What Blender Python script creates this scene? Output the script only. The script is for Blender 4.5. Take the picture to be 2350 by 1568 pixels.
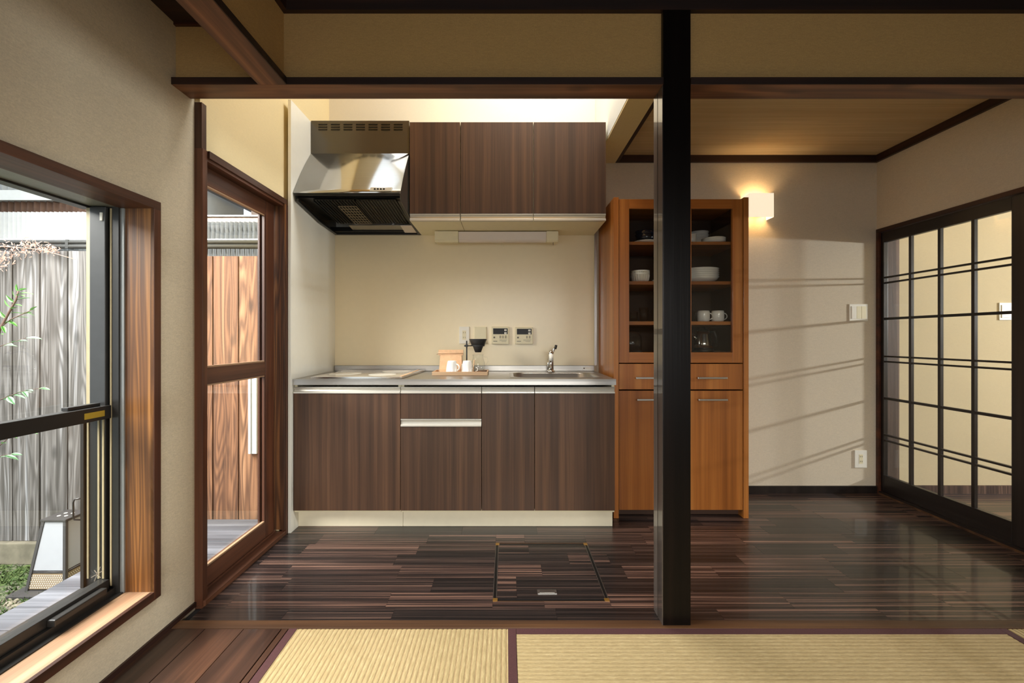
import bpy, bmesh, math, random
from mathutils import Vector, Matrix
random.seed(7)
PI = math.pi
scene = bpy.context.scene
C = scene.collection
for o in list(bpy.data.objects):
    bpy.data.objects.remove(o)

# ------------------------------------------------------------------ camera, world, lights, exposure
CX, CY, F, H = 1162.0, 776.0, 979.17, 1.08      # vanishing point (px), focal length (px), eye height (m)
cam_d = bpy.data.cameras.new('camera')
cam = bpy.data.objects.new('camera', cam_d); C.objects.link(cam)
cam.location = (0, 0, H); cam.rotation_euler = (PI/2, 0, 0)
cam_d.sensor_width = 36.0; cam_d.sensor_fit = 'HORIZONTAL'; cam_d.lens = F*36.0/2350.0
cam_d.shift_x = (1175-CX)/2350.0; cam_d.shift_y = -(784-CY)/2350.0
cam_d.clip_start = 0.02
scene.camera = cam

w = bpy.data.worlds.new('overcast_sky'); scene.world = w; w.use_nodes = True
bgn = w.node_tree.nodes['Background']
bgn.inputs[0].default_value = (0.86, 0.93, 1.0, 1); bgn.inputs[1].default_value = 1.05

def area(name, loc, target, sx, sy, power, color=(1, 1, 1), spread=PI):
    d = bpy.data.lights.new(name, 'AREA'); d.shape = 'RECTANGLE'; d.size = sx; d.size_y = sy
    d.energy = power; d.color = color; d.spread = spread
    o = bpy.data.objects.new(name, d); C.objects.link(o)
    o.location = loc
    o.rotation_euler = (Vector(target)-Vector(loc)).to_track_quat('-Z', 'Y').to_euler()
    return o
area('daylight_garden_window', (-3.0, 0.7, 2.7), (-0.9, 0.9, 0.5), 1.8, 1.6, 190, (1.0, 0.97, 0.92))
area('daylight_glass_door', (-2.7, 1.7, 2.6), (-0.9, 2.0, 0.3), 1.2, 1.0, 60, (0.95, 0.97, 1.0))
area('daylight_skylight', (0.18, 2.08, 3.50), (0.05, 2.50, 1.6), 0.42, 0.5, 16, (1.0, 0.99, 0.96))
area('rear_fill_light', (0.4, -4.6, 2.35), (0.6, 1.2, 0.2), 2.8, 1.2, 140, (1.0, 0.95, 0.86))  # added fill from behind the camera, no known window there
area('daylight_hall_window', (6.0, 1.50, 1.55), (2.2, 2.9, 1.1), 0.42, 0.10, 78, (0.96, 0.97, 1.0))

vs = scene.view_settings
vs.view_transform = 'Standard'; vs.look = 'None'; vs.gamma = 1.0; vs.exposure = 0.95
vs.use_curve_mapping = False
try:
    scene.cycles.max_bounces = 10; scene.cycles.diffuse_bounces = 6; scene.cycles.glossy_bounces = 4
    scene.cycles.transparent_max_bounces = 24; scene.cycles.transmission_bounces = 8
    scene.cycles.sample_clamp_indirect = 6.0; scene.cycles.caustics_reflective = False; scene.cycles.caustics_refractive = False
except Exception:
    pass

# ------------------------------------------------------------------ materials
def srgb(r, g, b):
    f = lambda c: c/12.92 if c <= 0.04045 else ((c+0.055)/1.055)**2.4
    return (f(r/255.0), f(g/255.0), f(b/255.0), 1.0)

class Mat:
    def __init__(s, name, rough=0.5, metal=0.0, coat=0.0, spec=None):
        s.m = bpy.data.materials.new(name); s.m.use_nodes = True
        s.t = s.m.node_tree; s.n = s.t.nodes; s.l = s.t.links
        s.b = s.n['Principled BSDF']
        s.b.inputs['Roughness'].default_value = rough; s.b.inputs['Metallic'].default_value = metal
        if coat: s.b.inputs['Coat Weight'].default_value = coat
        if spec is not None: s.b.inputs['Specular IOR Level'].default_value = spec
    def node(s, typ, **kw):
        nd = s.n.new(typ)
        for k, v in kw.items(): setattr(nd, k, v)
        return nd
    def link(s, a, b): s.l.new(a, b)
    def coords(s, scale, rnd=23.0):
        tc = s.node('ShaderNodeTexCoord'); oi = s.node('ShaderNodeObjectInfo')
        ml = s.node('ShaderNodeVectorMath', operation='MULTIPLY_ADD')
        cmb = s.node('ShaderNodeCombineXYZ')
        for i in range(3): s.link(oi.outputs['Random'], cmb.inputs[i])
        ml.inputs[1].default_value = (rnd, rnd*1.7, rnd*0.6)
        s.link(cmb.outputs[0], ml.inputs[0]); s.link(tc.outputs['Object'], ml.inputs[2])
        mp = s.node('ShaderNodeMapping'); mp.inputs['Scale'].default_value = scale
        s.link(ml.outputs[0], mp.inputs['Vector'])
        return mp.outputs[0], oi
    def noise(s, vec, scale=1.0, detail=4, rough=0.55, dist=0.0):
        nz = s.node('ShaderNodeTexNoise'); nz.inputs['Scale'].default_value = scale
        nz.inputs['Detail'].default_value = detail; nz.inputs['Roughness'].default_value = rough
        nz.inputs['Distortion'].default_value = dist
        s.link(vec, nz.inputs['Vector']); return nz.outputs['Fac']
    def ramp(s, fac, stops):
        r = s.node('ShaderNodeValToRGB'); e = r.color_ramp.elements
        while len(e) < len(stops): e.new(0.5)
        for el, (p, c) in zip(e, stops): el.position = p; el.color = c
        s.link(fac, r.inputs[0]); return r.outputs[0]
    def mix(s, fac, a, b, mode='MIX'):
        m = s.node('ShaderNodeMix', data_type='RGBA', blend_type=mode)
        for sock, v in ((m.inputs['Factor'], fac), (m.inputs[6], a), (m.inputs[7], b)):
            if hasattr(v, 'is_linked') or hasattr(v, 'links'): s.link(v, sock)
            else: sock.default_value = v
        return m.outputs[2]
    def math(s, op, a, b=0.0):
        m = s.node('ShaderNodeMath', operation=op)
        for i, v in enumerate((a, b)):
            if hasattr(v, 'links'): s.link(v, m.inputs[i])
            else: m.inputs[i].default_value = v
        return m.outputs[0]
    def color(s, c):
        if hasattr(c, 'links'): s.link(c, s.b.inputs['Base Color'])
        else: s.b.inputs['Base Color'].default_value = c
    def bump(s, h, strength=0.2, dist=0.002):
        b = s.node('ShaderNodeBump'); b.inputs['Strength'].default_value = strength; b.inputs['Distance'].default_value = dist
        s.link(h, b.inputs['Height']); s.link(b.outputs[0], s.b.inputs['Normal'])

def plain(name, col, rough=0.5, metal=0.0, coat=0.0, spec=None, var=0.06, scale=25):
    m = Mat(name, rough, metal, coat, spec)
    v, _ = m.coords((scale, scale, scale)); f = m.noise(v, 1.0, 3)
    lo = tuple(c*(1-var) for c in col[:3])+(1,); hi = tuple(min(1, c*(1+var)) for c in col[:3])+(1,)
    m.color(m.ramp(f, [(0.3, lo), (0.7, hi)])); return m.m

def wood(name, dark, mid, light, axis='Z', rough=0.5, rings=9.0, ring_amt=0.5, fibre=0.5, width=1.0,
         knots=0.0, coat=0.0, spec=None, bump=0.15, objvar=0.15, stretch=1.0):
    m = Mat(name, rough, 0, coat, spec)
    i = 'XYZ'.index(axis)
    def sc(al, ac):
        v = [ac, ac, ac]; v[i] = al; return tuple(v)
    v1, oi = m.coords(sc(0.55*stretch, 6.0*width))
    n1 = m.noise(v1, 1.0, 2, 0.45, 0.35)
    ring = m.math('SINE', m.math('MULTIPLY', n1, rings*2*PI))
    ring = m.math('MULTIPLY_ADD', ring, 0.5); m.n[-1].inputs[2].default_value = 0.5
    v2, _ = m.coords(sc(2.2, 160.0)); n2 = m.noise(v2, 1.0, 3, 0.6)
    v3, _ = m.coords(sc(0.35, 14.0*width), 31.0); n3 = m.noise(v3, 1.0, 3, 0.55)
    base = m.ramp(n3, [(0.30, dark), (0.52, mid), (0.72, light)])
    c = m.mix(m.math('MULTIPLY', ring, ring_amt), base, dark)
    fcol = m.ramp(n2, [(0.35, tuple(x*(1-0.55*fibre) for x in (1, 1, 1))+(1,)), (0.65, (1, 1, 1, 1))])
    c = m.mix(1.0, c, fcol, 'MULTIPLY')
    if knots:
        v4, _ = m.coords(sc(3.2, 7.5)); vo = m.node('ShaderNodeTexVoronoi'); vo.inputs['Scale'].default_value = 1.0
        m.link(v4, vo.inputs['Vector'])
        k = m.ramp(vo.outputs['Distance'], [(0.0, (1, 1, 1, 1)), (0.10, (0.7, 0.7, 0.7, 1)), (0.20, (0, 0, 0, 1))])
        c = m.mix(m.math('MULTIPLY', k, knots), c, tuple(x*0.35 for x in dark[:3])+(1,))
    ov = m.ramp(oi.outputs['Random'], [(0.0, tuple([1-objvar]*3)+(1,)), (1.0, tuple([1+objvar]*3)+(1,))])
    c = m.mix(1.0, c, ov, 'MULTIPLY')
    m.color(c)
    m.bump(m.math('ADD', m.math('MULTIPLY', ring, -0.5), n2), bump, 0.0015)
    return m.m

def plaster(name, col, amount=0.10, bump=0.25):
    m = Mat(name, 0.92, spec=0.2)
    v, _ = m.coords((230, 230, 230), 0.0); n = m.noise(v, 1.0, 3, 0.6)
    v2, _ = m.coords((55, 55, 190), 0.0); n2 = m.noise(v2, 1.0, 2, 0.6, 1.2)
    v3, _ = m.coords((1.2, 1.2, 1.2), 0.0); n3 = m.noise(v3, 1.0, 2)
    lo = tuple(c*(1-amount) for c in col[:3])+(1,); hi = tuple(min(1, c*(1+amount)) for c in col[:3])+(1,)
    f = m.math('ADD', m.math('MULTIPLY', n, 0.5), m.math('MULTIPLY', n2, 0.5))
    c = m.ramp(f, [(0.36, lo), (0.64, hi)])
    m.color(m.mix(1.0, c, m.ramp(n3, [(0.3, (0.95, 0.95, 0.95, 1)), (0.7, (1, 1, 1, 1))]), 'MULTIPLY'))
    m.bump(f, bump, 0.0015); return m.m

def glass(name, tint=(1, 1, 1, 1), rough=0.0, ior=1.45):
    m = Mat(name); m.n.remove(m.b)
    out = [x for x in m.n if x.type == 'OUTPUT_MATERIAL'][0]
    tr = m.node('ShaderNodeBsdfTransparent'); tr.inputs[0].default_value = tint
    gl = m.node('ShaderNodeBsdfGlossy'); gl.inputs['Roughness'].default_value = rough
    fr = m.node('ShaderNodeFresnel'); geo = m.node('ShaderNodeNewGeometry')
    # a pane refracts nothing here, so its far face must not act as a totally reflecting inner surface
    m.link(m.math('POWER', ior, m.math('MULTIPLY_ADD', geo.outputs['Backfacing'], -2.0)), fr.inputs[0])
    [x for x in m.n if x.type == 'MATH' and x.operation == 'MULTIPLY_ADD'][-1].inputs[2].default_value = 1.0
    mx = m.node('ShaderNodeMixShader')
    m.link(fr.outputs[0], mx.inputs[0]); m.link(tr.outputs[0], mx.inputs[1]); m.link(gl.outputs[0], mx.inputs[2])
    m.link(mx.outputs[0], out.inputs[0]); return m.m

def emit(name, col, strength):
    m = Mat(name, 0.6); m.color(col)
    m.b.inputs['Emission Color'].default_value = col; m.b.inputs['Emission Strength'].default_value = strength
    return m.m

def steel(name, col=(0.62, 0.61, 0.59, 1), rough=0.28, axis='X', spread=0.10):
    m = Mat(name, rough, 1.0)
    i = 'XYZ'.index(axis); v = [900, 900, 900]; v[i] = 3.0
    vec, _ = m.coords(tuple(v)); n = m.noise(vec, 1.0, 2)
    m.color(m.ramp(n, [(0.3, tuple(c*0.9 for c in col[:3])+(1,)), (0.7, col)]))
    r = m.math('MULTIPLY_ADD', n, spread); m.n[-1].inputs[2].default_value = rough-spread/2
    m.link(r, m.b.inputs['Roughness']); return m.m

def rush(name, axis):
    m = Mat(name, 0.75, spec=0.25)
    i = 'XYZ'.index(axis); v = [420, 420, 60]; v[i] = 26
    vec, _ = m.coords(tuple(v), 0.0); n = m.noise(vec, 1.0, 3, 0.65)
    v2, _ = m.coords((2.2, 2.2, 2.2), 0.0); n2 = m.noise(v2, 1.0, 3)
    c = m.ramp(n, [(0.30, srgb(164, 142, 102)), (0.5, srgb(184, 162, 118)), (0.70, srgb(204, 184, 142))])
    c = m.mix(1.0, c, m.ramp(n2, [(0.3, (0.88, 0.88, 0.84, 1)), (0.7, (1, 1, 1, 1))]), 'MULTIPLY')
    m.color(c); m.bump(n, 0.35, 0.001); return m.m

def flooring(name):
    m = Mat(name, 0.30, coat=0.25, spec=0.5)
    v, oi = m.coords((0.9, 170.0, 170.0), 41.0); n = m.noise(v, 1.0, 3, 0.6)
    v2, _ = m.coords((0.6, 62.0, 62.0), 19.0); n2 = m.noise(v2, 1.0, 2, 0.5)
    f = m.math('ADD', m.math('MULTIPLY', n, 0.6), m.math('MULTIPLY', n2, 0.4))
    a = m.ramp(f, [(0.42, srgb(26, 20, 19)), (0.50, srgb(56, 41, 37)), (0.57, srgb(104, 77, 66)), (0.66, srgb(150, 114, 95))])
    b = m.ramp(f, [(0.44, srgb(20, 16, 16)), (0.54, srgb(40, 32, 30)), (0.66, srgb(88, 68, 60))])
    k = m.ramp(oi.outputs['Random'], [(0.3, (0, 0, 0, 1)), (0.75, (1, 1, 1, 1))])
    m.color(m.mix(k, a, b)); m.bump(f, 0.12, 0.001)
    r = m.math('MULTIPLY_ADD', n, 0.15); m.n[-1].inputs[2].default_value = 0.27
    m.link(r, m.b.inputs['Roughness']); return m.m

M = {}
M['plaster'] = plaster('tan_plaster', srgb(196, 160, 104))
M['plaster_left'] = plaster('beige_plaster', srgb(212, 198, 172), 0.10, 0.4)
M['plaster_kitchen'] = plaster('cream_plaster', srgb(228, 210, 166), 0.03, 0.08)
M['plaster_cream'] = plaster('pale_cream_plaster', srgb(220, 212, 194), 0.02, 0.05)
M['plaster_white'] = plaster('white_plaster', srgb(216, 216, 210), 0.02, 0.05)
M['plaster_right'] = plaster('linen_wallpaper', srgb(214, 201, 180), 0.07, 0.2)
M['plaster_hall'] = plaster('hall_plaster', srgb(226, 212, 180), 0.04, 0.1)
M['panel'] = plain('gloss_cream_panel', srgb(240, 225, 190), 0.28, var=0.01)
M['panel_white'] = plain('gloss_white_panel', srgb(238, 236, 224), 0.22, var=0.01)
M['ceil_paper'] = wood('woven_ceiling_paper', srgb(190, 164, 126), srgb(202, 178, 140), srgb(212, 190, 154), 'X', 0.8, ring_amt=0, fibre=0.28, objvar=0)
M['ceil_dark'] = wood('dark_ceiling_board', srgb(26, 14, 10), srgb(46, 25, 17), srgb(66, 36, 24), 'X', 0.6, objvar=0.05)
M['beam_x'] = wood('brown_beam', srgb(74, 44, 28), srgb(132, 86, 58), srgb(172, 118, 80), 'X', 0.5, rings=9, ring_amt=0.6, knots=0.6, objvar=0.05)
M['beam_y'] = wood('brown_beam_depth', srgb(70, 42, 27), srgb(118, 76, 50), srgb(156, 104, 70), 'Y', 0.5, rings=8, ring_amt=0.5, objvar=0.05, knots=0.3)
M['trim_dark'] = wood('dark_red_trim', srgb(34, 17, 11), srgb(58, 30, 19), srgb(78, 42, 27), 'X', 0.5, objvar=0.05)
M['trim_dark_y'] = wood('dark_red_trim_depth', srgb(34, 17, 11), srgb(58, 30, 19), srgb(78, 42, 27), 'Y', 0.5, objvar=0.05)
M['post'] = wood('black_post', srgb(10, 6, 4), srgb(18, 11, 8), srgb(30, 18, 12), 'Z', 0.34, ring_amt=0.3, objvar=0, spec=0.2)
M['post_sheen'] = wood('post_side_sheen', srgb(52, 45, 41), srgb(84, 75, 69), srgb(118, 107, 100), 'Z', 0.30, ring_amt=0.3, objvar=0.05, coat=0.8)  # door-light sheen on the post side put into a grey colour
M['jamb'] = wood('jamb_brown', srgb(60, 33, 20), srgb(94, 54, 34), srgb(120, 72, 46), 'Z', 0.45, ring_amt=0.3)
M['jamb_y'] = wood('jamb_brown_depth', srgb(66, 38, 24), srgb(102, 62, 42), srgb(128, 82, 56), 'Y', 0.45, ring_amt=0.3)
M['cedar'] = wood('orange_cedar', srgb(88, 52, 22), srgb(158, 104, 52), srgb(206, 150, 84), 'Z', 0.45, rings=13, ring_amt=0.75, knots=0.85, objvar=0.05, width=2.4)
M['cedar_dark'] = wood('dark_cedar', srgb(58, 32, 16), srgb(112, 70, 38), srgb(160, 106, 58), 'Z', 0.5, rings=16, ring_amt=0.75, objvar=0.05, width=1.8)
M['sill'] = wood('sill_wood', srgb(140, 102, 76), srgb(172, 136, 104), srgb(198, 168, 134), 'Y', 0.4, rings=6, ring_amt=0.3, objvar=0.05)
M['laminate'] = wood('walnut_laminate', srgb(60, 41, 29), srgb(80, 55, 39), srgb(102, 72, 51), 'Z', 0.45, rings=4, ring_amt=0.15, fibre=0.5, width=1.7, objvar=0.05, bump=0.05, spec=0.4)
M['cupboard'] = wood('cherry_wood', srgb(132, 75, 27), srgb(164, 98, 40), srgb(190, 124, 60), 'Z', 0.35, rings=3, ring_amt=0.2, fibre=0.3, objvar=0.07, bump=0.05, coat=0.15)
M['cupboard_x'] = wood('cherry_wood_across', srgb(132, 75, 27), srgb(164, 98, 40), srgb(190, 124, 60), 'X', 0.35, rings=3, ring_amt=0.2, fibre=0.3, objvar=0.07, bump=0.05, coat=0.15)
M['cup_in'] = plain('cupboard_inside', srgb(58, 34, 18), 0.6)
M['floor'] = flooring('ebony_flooring')
M['engawa'] = wood('veranda_board', srgb(38, 24, 18), srgb(74, 48, 36), srgb(106, 70, 50), 'Y', 0.35, rings=6, ring_amt=0.5, objvar=0.15, knots=0.4, coat=0.1)
M['threshold'] = wood('threshold_wood', srgb(54, 34, 20), srgb(86, 57, 35), srgb(114, 79, 48), 'X', 0.45, rings=5, ring_amt=0.3)
M['base'] = plain('dark_gap', srgb(18, 12, 10), 0.8)
M['rush_y'] = rush('rush_ribs_depth', 'Y'); M['rush_x'] = rush('rush_ribs_across', 'X')
M['rush_groove'] = plain('rush_between_ribs', srgb(152, 130, 90), 0.8, var=0.15, scale=90)  # warp lines and groove shade put into a darker colour
M['rush_groove_x'] = plain('rush_between_fine_ribs', srgb(170, 148, 106), 0.8, var=0.15, scale=90)  # same groove shade in the colour, fainter for the crosswise ribs
M['heri'] = plain('maroon_border_cloth', srgb(76, 42, 42), 0.85, var=0.15, scale=220)
M['steel'] = steel('brushed_steel', (0.42, 0.40, 0.37, 1), 0.32); M['steel_bright'] = steel('polished_steel', (0.56, 0.54, 0.50, 1), 0.15, 'X', 0.04)
M['alu'] = steel('satin_aluminium', (0.58, 0.57, 0.54, 1), 0.30)
M['rail'] = plain('pale_rail_aluminium', srgb(206, 202, 192), 0.28, 0.45, var=0.02)
M['chrome'] = plain('chrome', (0.85, 0.85, 0.86, 1), 0.07, 1.0, var=0.01)
M['bronze'] = plain('dark_bronze_aluminium', srgb(48, 46, 44), 0.35, 0.3)
M['frame_lit'] = plain('lit_bronze_aluminium', srgb(150, 152, 150), 0.4, 0.3)  # paler copy of the frame metal: bright light put into the colour
M['sash_grey'] = plain('grey_bronze_aluminium', srgb(66, 66, 66), 0.35, 0.4)
M['strip'] = plain('tan_weather_strip', srgb(178, 162, 126), 0.6)
M['hood_grey'] = plain('grey_painted_steel', srgb(92, 88, 80), 0.22, 0.75, var=0.02)
M['black'] = plain('black_plastic', srgb(14, 13, 12), 0.35)
M['filter'] = plain('black_filter', srgb(8, 8, 8), 0.4, spec=0.3)
M['louvre'] = plain('dark_louvre', srgb(74, 68, 60), 0.35, 0.3)
M['wire'] = plain('wire_mesh', srgb(196, 180, 150), 0.35, 0.6)
M['conduit'] = plain('grey_white_pvc', srgb(176, 180, 184), 0.45, var=0.02)
M['white'] = plain('white_plastic', srgb(238, 234, 222), 0.4, var=0.02)
M['cream'] = plain('cream_plastic', srgb(232, 222, 188), 0.45, var=0.02)
M['kick'] = plain('cream_kick_board', srgb(232, 222, 196), 0.4, var=0.02)
M['porcelain'] = plain('white_porcelain', srgb(240, 238, 232), 0.18, coat=0.3, var=0.02)
M['blueware'] = plain('dark_blue_glaze', srgb(24, 28, 46), 0.2, coat=0.3)
M['display'] = plain('dark_display', srgb(24, 23, 21), 0.4, spec=0.25)
M['mark'] = plain('grey_print', srgb(110, 104, 90), 0.6)
M['glass'] = glass('window_glass', (0.98, 0.99, 0.98, 1))
M['glass_door'] = glass('lattice_glass', (0.96, 0.97, 0.95, 1), 0.0, 1.5)
M['cupglass'] = glass('cupboard_glass', (0.93, 0.93, 0.91, 1), 0.0, 1.45)
M['thin_glass'] = glass('drinking_glass', (0.98, 0.985, 0.98, 1), 0.02, 1.3)
M['hob'] = plain('silver_hob_top', srgb(196, 186, 170), 0.14, 0.35, coat=0.4, var=0.02)
M['hobring'] = plain('pale_cooking_zone', srgb(226, 220, 206), 0.2, var=0.01)
M['lampshade'] = emit('lamp_shade_glow', (1.0, 0.87, 0.64, 1), 0.42)
M['diffuser'] = plain('milky_diffuser', srgb(226, 214, 204), 0.4, var=0.01)
M['traywood'] = wood('tray_wood', srgb(200, 158, 116), srgb(226, 188, 148), srgb(238, 206, 170), 'X', 0.5, ring_amt=0.25)
M['kraft'] = plain('kraft_paper', srgb(222, 180, 140), 0.8, var=0.08, scale=60)
M['ceramic_black'] = plain('matte_black_ceramic', srgb(36, 36, 37), 0.5)
M['brass'] = plain('brass_corner', srgb(150, 110, 52), 0.4, 0.6)
M['lattice'] = wood('black_lattice_wood', srgb(20, 15, 13), srgb(34, 26, 23), srgb(50, 40, 36), 'Z', 0.36, ring_amt=0.2, objvar=0.05)
M['lattice_y'] = wood('black_lattice_wood_depth', srgb(20, 15, 13), srgb(34, 26, 23), srgb(50, 40, 36), 'Y', 0.36, ring_amt=0.2, objvar=0.05)
M['redtrim'] = wood('red_brown_casing', srgb(52, 26, 14), srgb(84, 44, 26), srgb(108, 60, 36), 'Y', 0.45, ring_amt=0.2, objvar=0.03)
M['hallpost'] = wood('weathered_post', srgb(66, 48, 42), srgb(104, 80, 70), srgb(148, 118, 102), 'Z', 0.6, rings=12, ring_amt=0.75, objvar=0, width=1.5)
M['fence_grey'] = wood('weathered_grey_plank', srgb(70, 66, 62), srgb(130, 126, 124), srgb(182, 184, 190), 'Z', 0.85, rings=11, ring_amt=0.7, knots=0.7, objvar=0.14, width=2.0, fibre=0.7, bump=0.5, stretch=1.6)
M['fence_brown'] = wood('brown_cedar_plank', srgb(82, 52, 34), srgb(142, 98, 68), srgb(182, 136, 100), 'Z', 0.8, rings=12, ring_amt=0.75, knots=0.7, objvar=0.10, width=1.6, bump=0.4, stretch=1.5)
M['deck'] = wood('grey_deck_board', srgb(68, 68, 74), srgb(96, 97, 104), srgb(128, 130, 138), 'X', 0.6, rings=6, ring_amt=0.3, objvar=0.08, bump=0.4)
M['concrete'] = plain('old_concrete', srgb(122, 116, 100), 0.9, var=0.25, scale=12)
M['corr_white'] = plain('white_corrugated_sheet', srgb(206, 209, 210), 0.4, var=0.03)
M['corr_grey'] = plain('translucent_grey_sheet', srgb(132, 134, 134), 0.3, var=0.2, scale=5)
M['corr_brown'] = plain('rusty_corrugated_sheet', srgb(132, 104, 90), 0.7, var=0.25, scale=9)
M['gutter'] = plain('dark_gutter', srgb(58, 58, 56), 0.4)
M['neighbour'] = plain('pinkish_render', srgb(164, 146, 136), 0.8)
M['rooftile'] = plain('dark_roof_tile', srgb(52, 56, 62), 0.5)
M['lantern'] = plain('lantern_frame', srgb(62, 60, 60), 0.5)
M['lanternpaper'] = plain('lantern_screen', srgb(158, 160, 166), 0.5, var=0.02)
M['mesh_tan'] = plain('hexagon_mesh', srgb(150, 132, 108), 0.5, 0.2)
M['leaf'] = plain('green_leaf', srgb(86, 142, 66), 0.4, var=0.3, scale=6)
M['moss'] = plain('dark_moss', srgb(62, 84, 40), 0.8, var=0.35, scale=20)
M['leaf_pale'] = plain('pale_green_leaf', srgb(132, 178, 134), 0.35, var=0.2, scale=6)
M['twig'] = plain('brown_twig', srgb(86, 66, 58), 0.8)
M['drytwig'] = plain('dry_pinkish_twig', srgb(186, 148, 132), 0.8)
M['red'] = plain('red_cap', srgb(150, 40, 36), 0.4)
M['yellow'] = plain('yellow_sticker', srgb(176, 148, 46), 0.5)

def ground_mat():
    m = Mat('moss_and_gravel', 0.95)
    v, _ = m.coords((5, 5, 5), 0.0); n = m.noise(v, 1.0, 4, 0.7)
    v2, _ = m.coords((60, 60, 60), 0.0); n2 = m.noise(v2, 1.0, 3, 0.7)
    g = m.ramp(n2, [(0.3, srgb(40, 52, 26)), (0.7, srgb(104, 126, 66))])
    s = m.ramp(n2, [(0.3, srgb(52, 48, 42)), (0.7, srgb(128, 122, 112))])
    m.color(m.mix(m.ramp(n, [(0.46, (0, 0, 0, 1)), (0.6, (1, 1, 1, 1))]), g, s)); m.bump(n2, 0.8, 0.01); return m.m
M['ground'] = ground_mat()

# ------------------------------------------------------------------ builders
def link_obj(name, me, mat, parent=None, origin=(0, 0, 0), smooth=False):
    """mesh already expressed relative to `origin` (world)"""
    if mat is not None:
        me.materials.append(M[mat] if isinstance(mat, str) else mat)
    if smooth:
        for p in me.polygons: p.use_smooth = True
    o = bpy.data.objects.new(name, me); C.objects.link(o)
    o.location = origin
    if parent is not None:
        o.parent = parent
        off = Vector(origin)-world_loc(parent)
        o.location = off
    return o
def world_loc(o):
    v = Vector(o.location)
    while o.parent is not None:
        o = o.parent; v = v+Vector(o.location)
    return v
def from_bm(name, bm, mat, parent=None, origin=(0, 0, 0), smooth=False):
    bmesh.ops.recalc_face_normals(bm, faces=bm.faces)
    me = bpy.data.meshes.new(name); bm.to_mesh(me); bm.free()
    return link_obj(name, me, mat, parent, origin, smooth)
def bm_box(bm, x0, x1, y0, y1, z0, z1):
    v = [bm.verts.new(p) for p in ((x0, y0, z0), (x1, y0, z0), (x1, y1, z0), (x0, y1, z0), (x0, y0, z1), (x1, y0, z1), (x1, y1, z1), (x0, y1, z1))]
    for f in ((0, 3, 2, 1), (4, 5, 6, 7), (0, 1, 5, 4), (1, 2, 6, 5), (2, 3, 7, 6), (3, 0, 4, 7)):
        bm.faces.new([v[i] for i in f])
def box(name, x0, x1, y0, y1, z0, z1, mat, parent=None, bevel=0.0):
    c = ((x0+x1)/2, (y0+y1)/2, (z0+z1)/2)
    bm = bmesh.new(); bm_box(bm, x0-c[0], x1-c[0], y0-c[1], y1-c[1], z0-c[2], z1-c[2])
    if bevel:
        bmesh.ops.bevel(bm, geom=list(bm.edges), offset=bevel, segments=2, affect='EDGES', profile=0.6)
    return from_bm(name, bm, mat, parent, c)
def boxes(name, lst, mat, parent=None):
    c = Vector((0, 0, 0))
    for b in lst: c += Vector(((b[0]+b[1])/2, (b[2]+b[3])/2, (b[4]+b[5])/2))
    c /= len(lst)
    bm = bmesh.new()
    for b in lst: bm_box(bm, b[0]-c.x, b[1]-c.x, b[2]-c.y, b[3]-c.y, b[4]-c.z, b[5]-c.z)
    return from_bm(name, bm, mat, parent, c)
def prism(name, poly, axis, a0, a1, mat, parent=None, bevel=0.0):
    """poly: 2D points in the plane across `axis`; X -> (y,z), Y -> (x,z), Z -> (x,y)"""
    def P(p, a): return {'X': (a, p[0], p[1]), 'Y': (p[0], a, p[1]), 'Z': (p[0], p[1], a)}[axis]
    pts = [Vector(P(p, a0)) for p in poly]+[Vector(P(p, a1)) for p in poly]
    c = sum(pts, Vector())/len(pts); n = len(poly)
    bm = bmesh.new(); v = [bm.verts.new(p-c) for p in pts]
    bm.faces.new(v[:n]); bm.faces.new(v[n:][::-1])
    for i in range(n): bm.faces.new((v[i], v[i+n], v[(i+1) % n+n], v[(i+1) % n]))
    if bevel: bmesh.ops.bevel(bm, geom=list(bm.edges), offset=bevel, segments=2, affect='EDGES')
    return from_bm(name, bm, mat, parent, c)
def lathe(name, prof, mat, parent=None, loc=(0, 0, 0), n=28, flutes=0, fl_amp=0.0, fl_z=None, smooth=True):
    bm = bmesh.new(); rings = []
    for r, z in prof:
        if r < 1e-6: rings.append([bm.verts.new((0, 0, z))]); continue
        ring = []
        for k in range(n):
            a = 2*PI*k/n; rr = r
            if flutes and fl_z and fl_z[0] <= z <= fl_z[1]: rr *= 1+fl_amp*math.cos(a*flutes)
            ring.append(bm.verts.new((rr*math.cos(a), rr*math.sin(a), z)))
        rings.append(ring)
    for A, B in zip(rings, rings[1:]):
        for k in range(n):
            a, b, c, d = A[k % len(A)], A[(k+1) % len(A)], B[(k+1) % len(B)], B[k % len(B)]
            f = [x for i, x in enumerate((a, b, c, d)) if x not in (a, b, c, d)[:i]]
            if len(f) >= 3:
                try: bm.faces.new(f)
                except ValueError: pass
    return from_bm(name, bm, mat, parent, loc, smooth)
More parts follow.
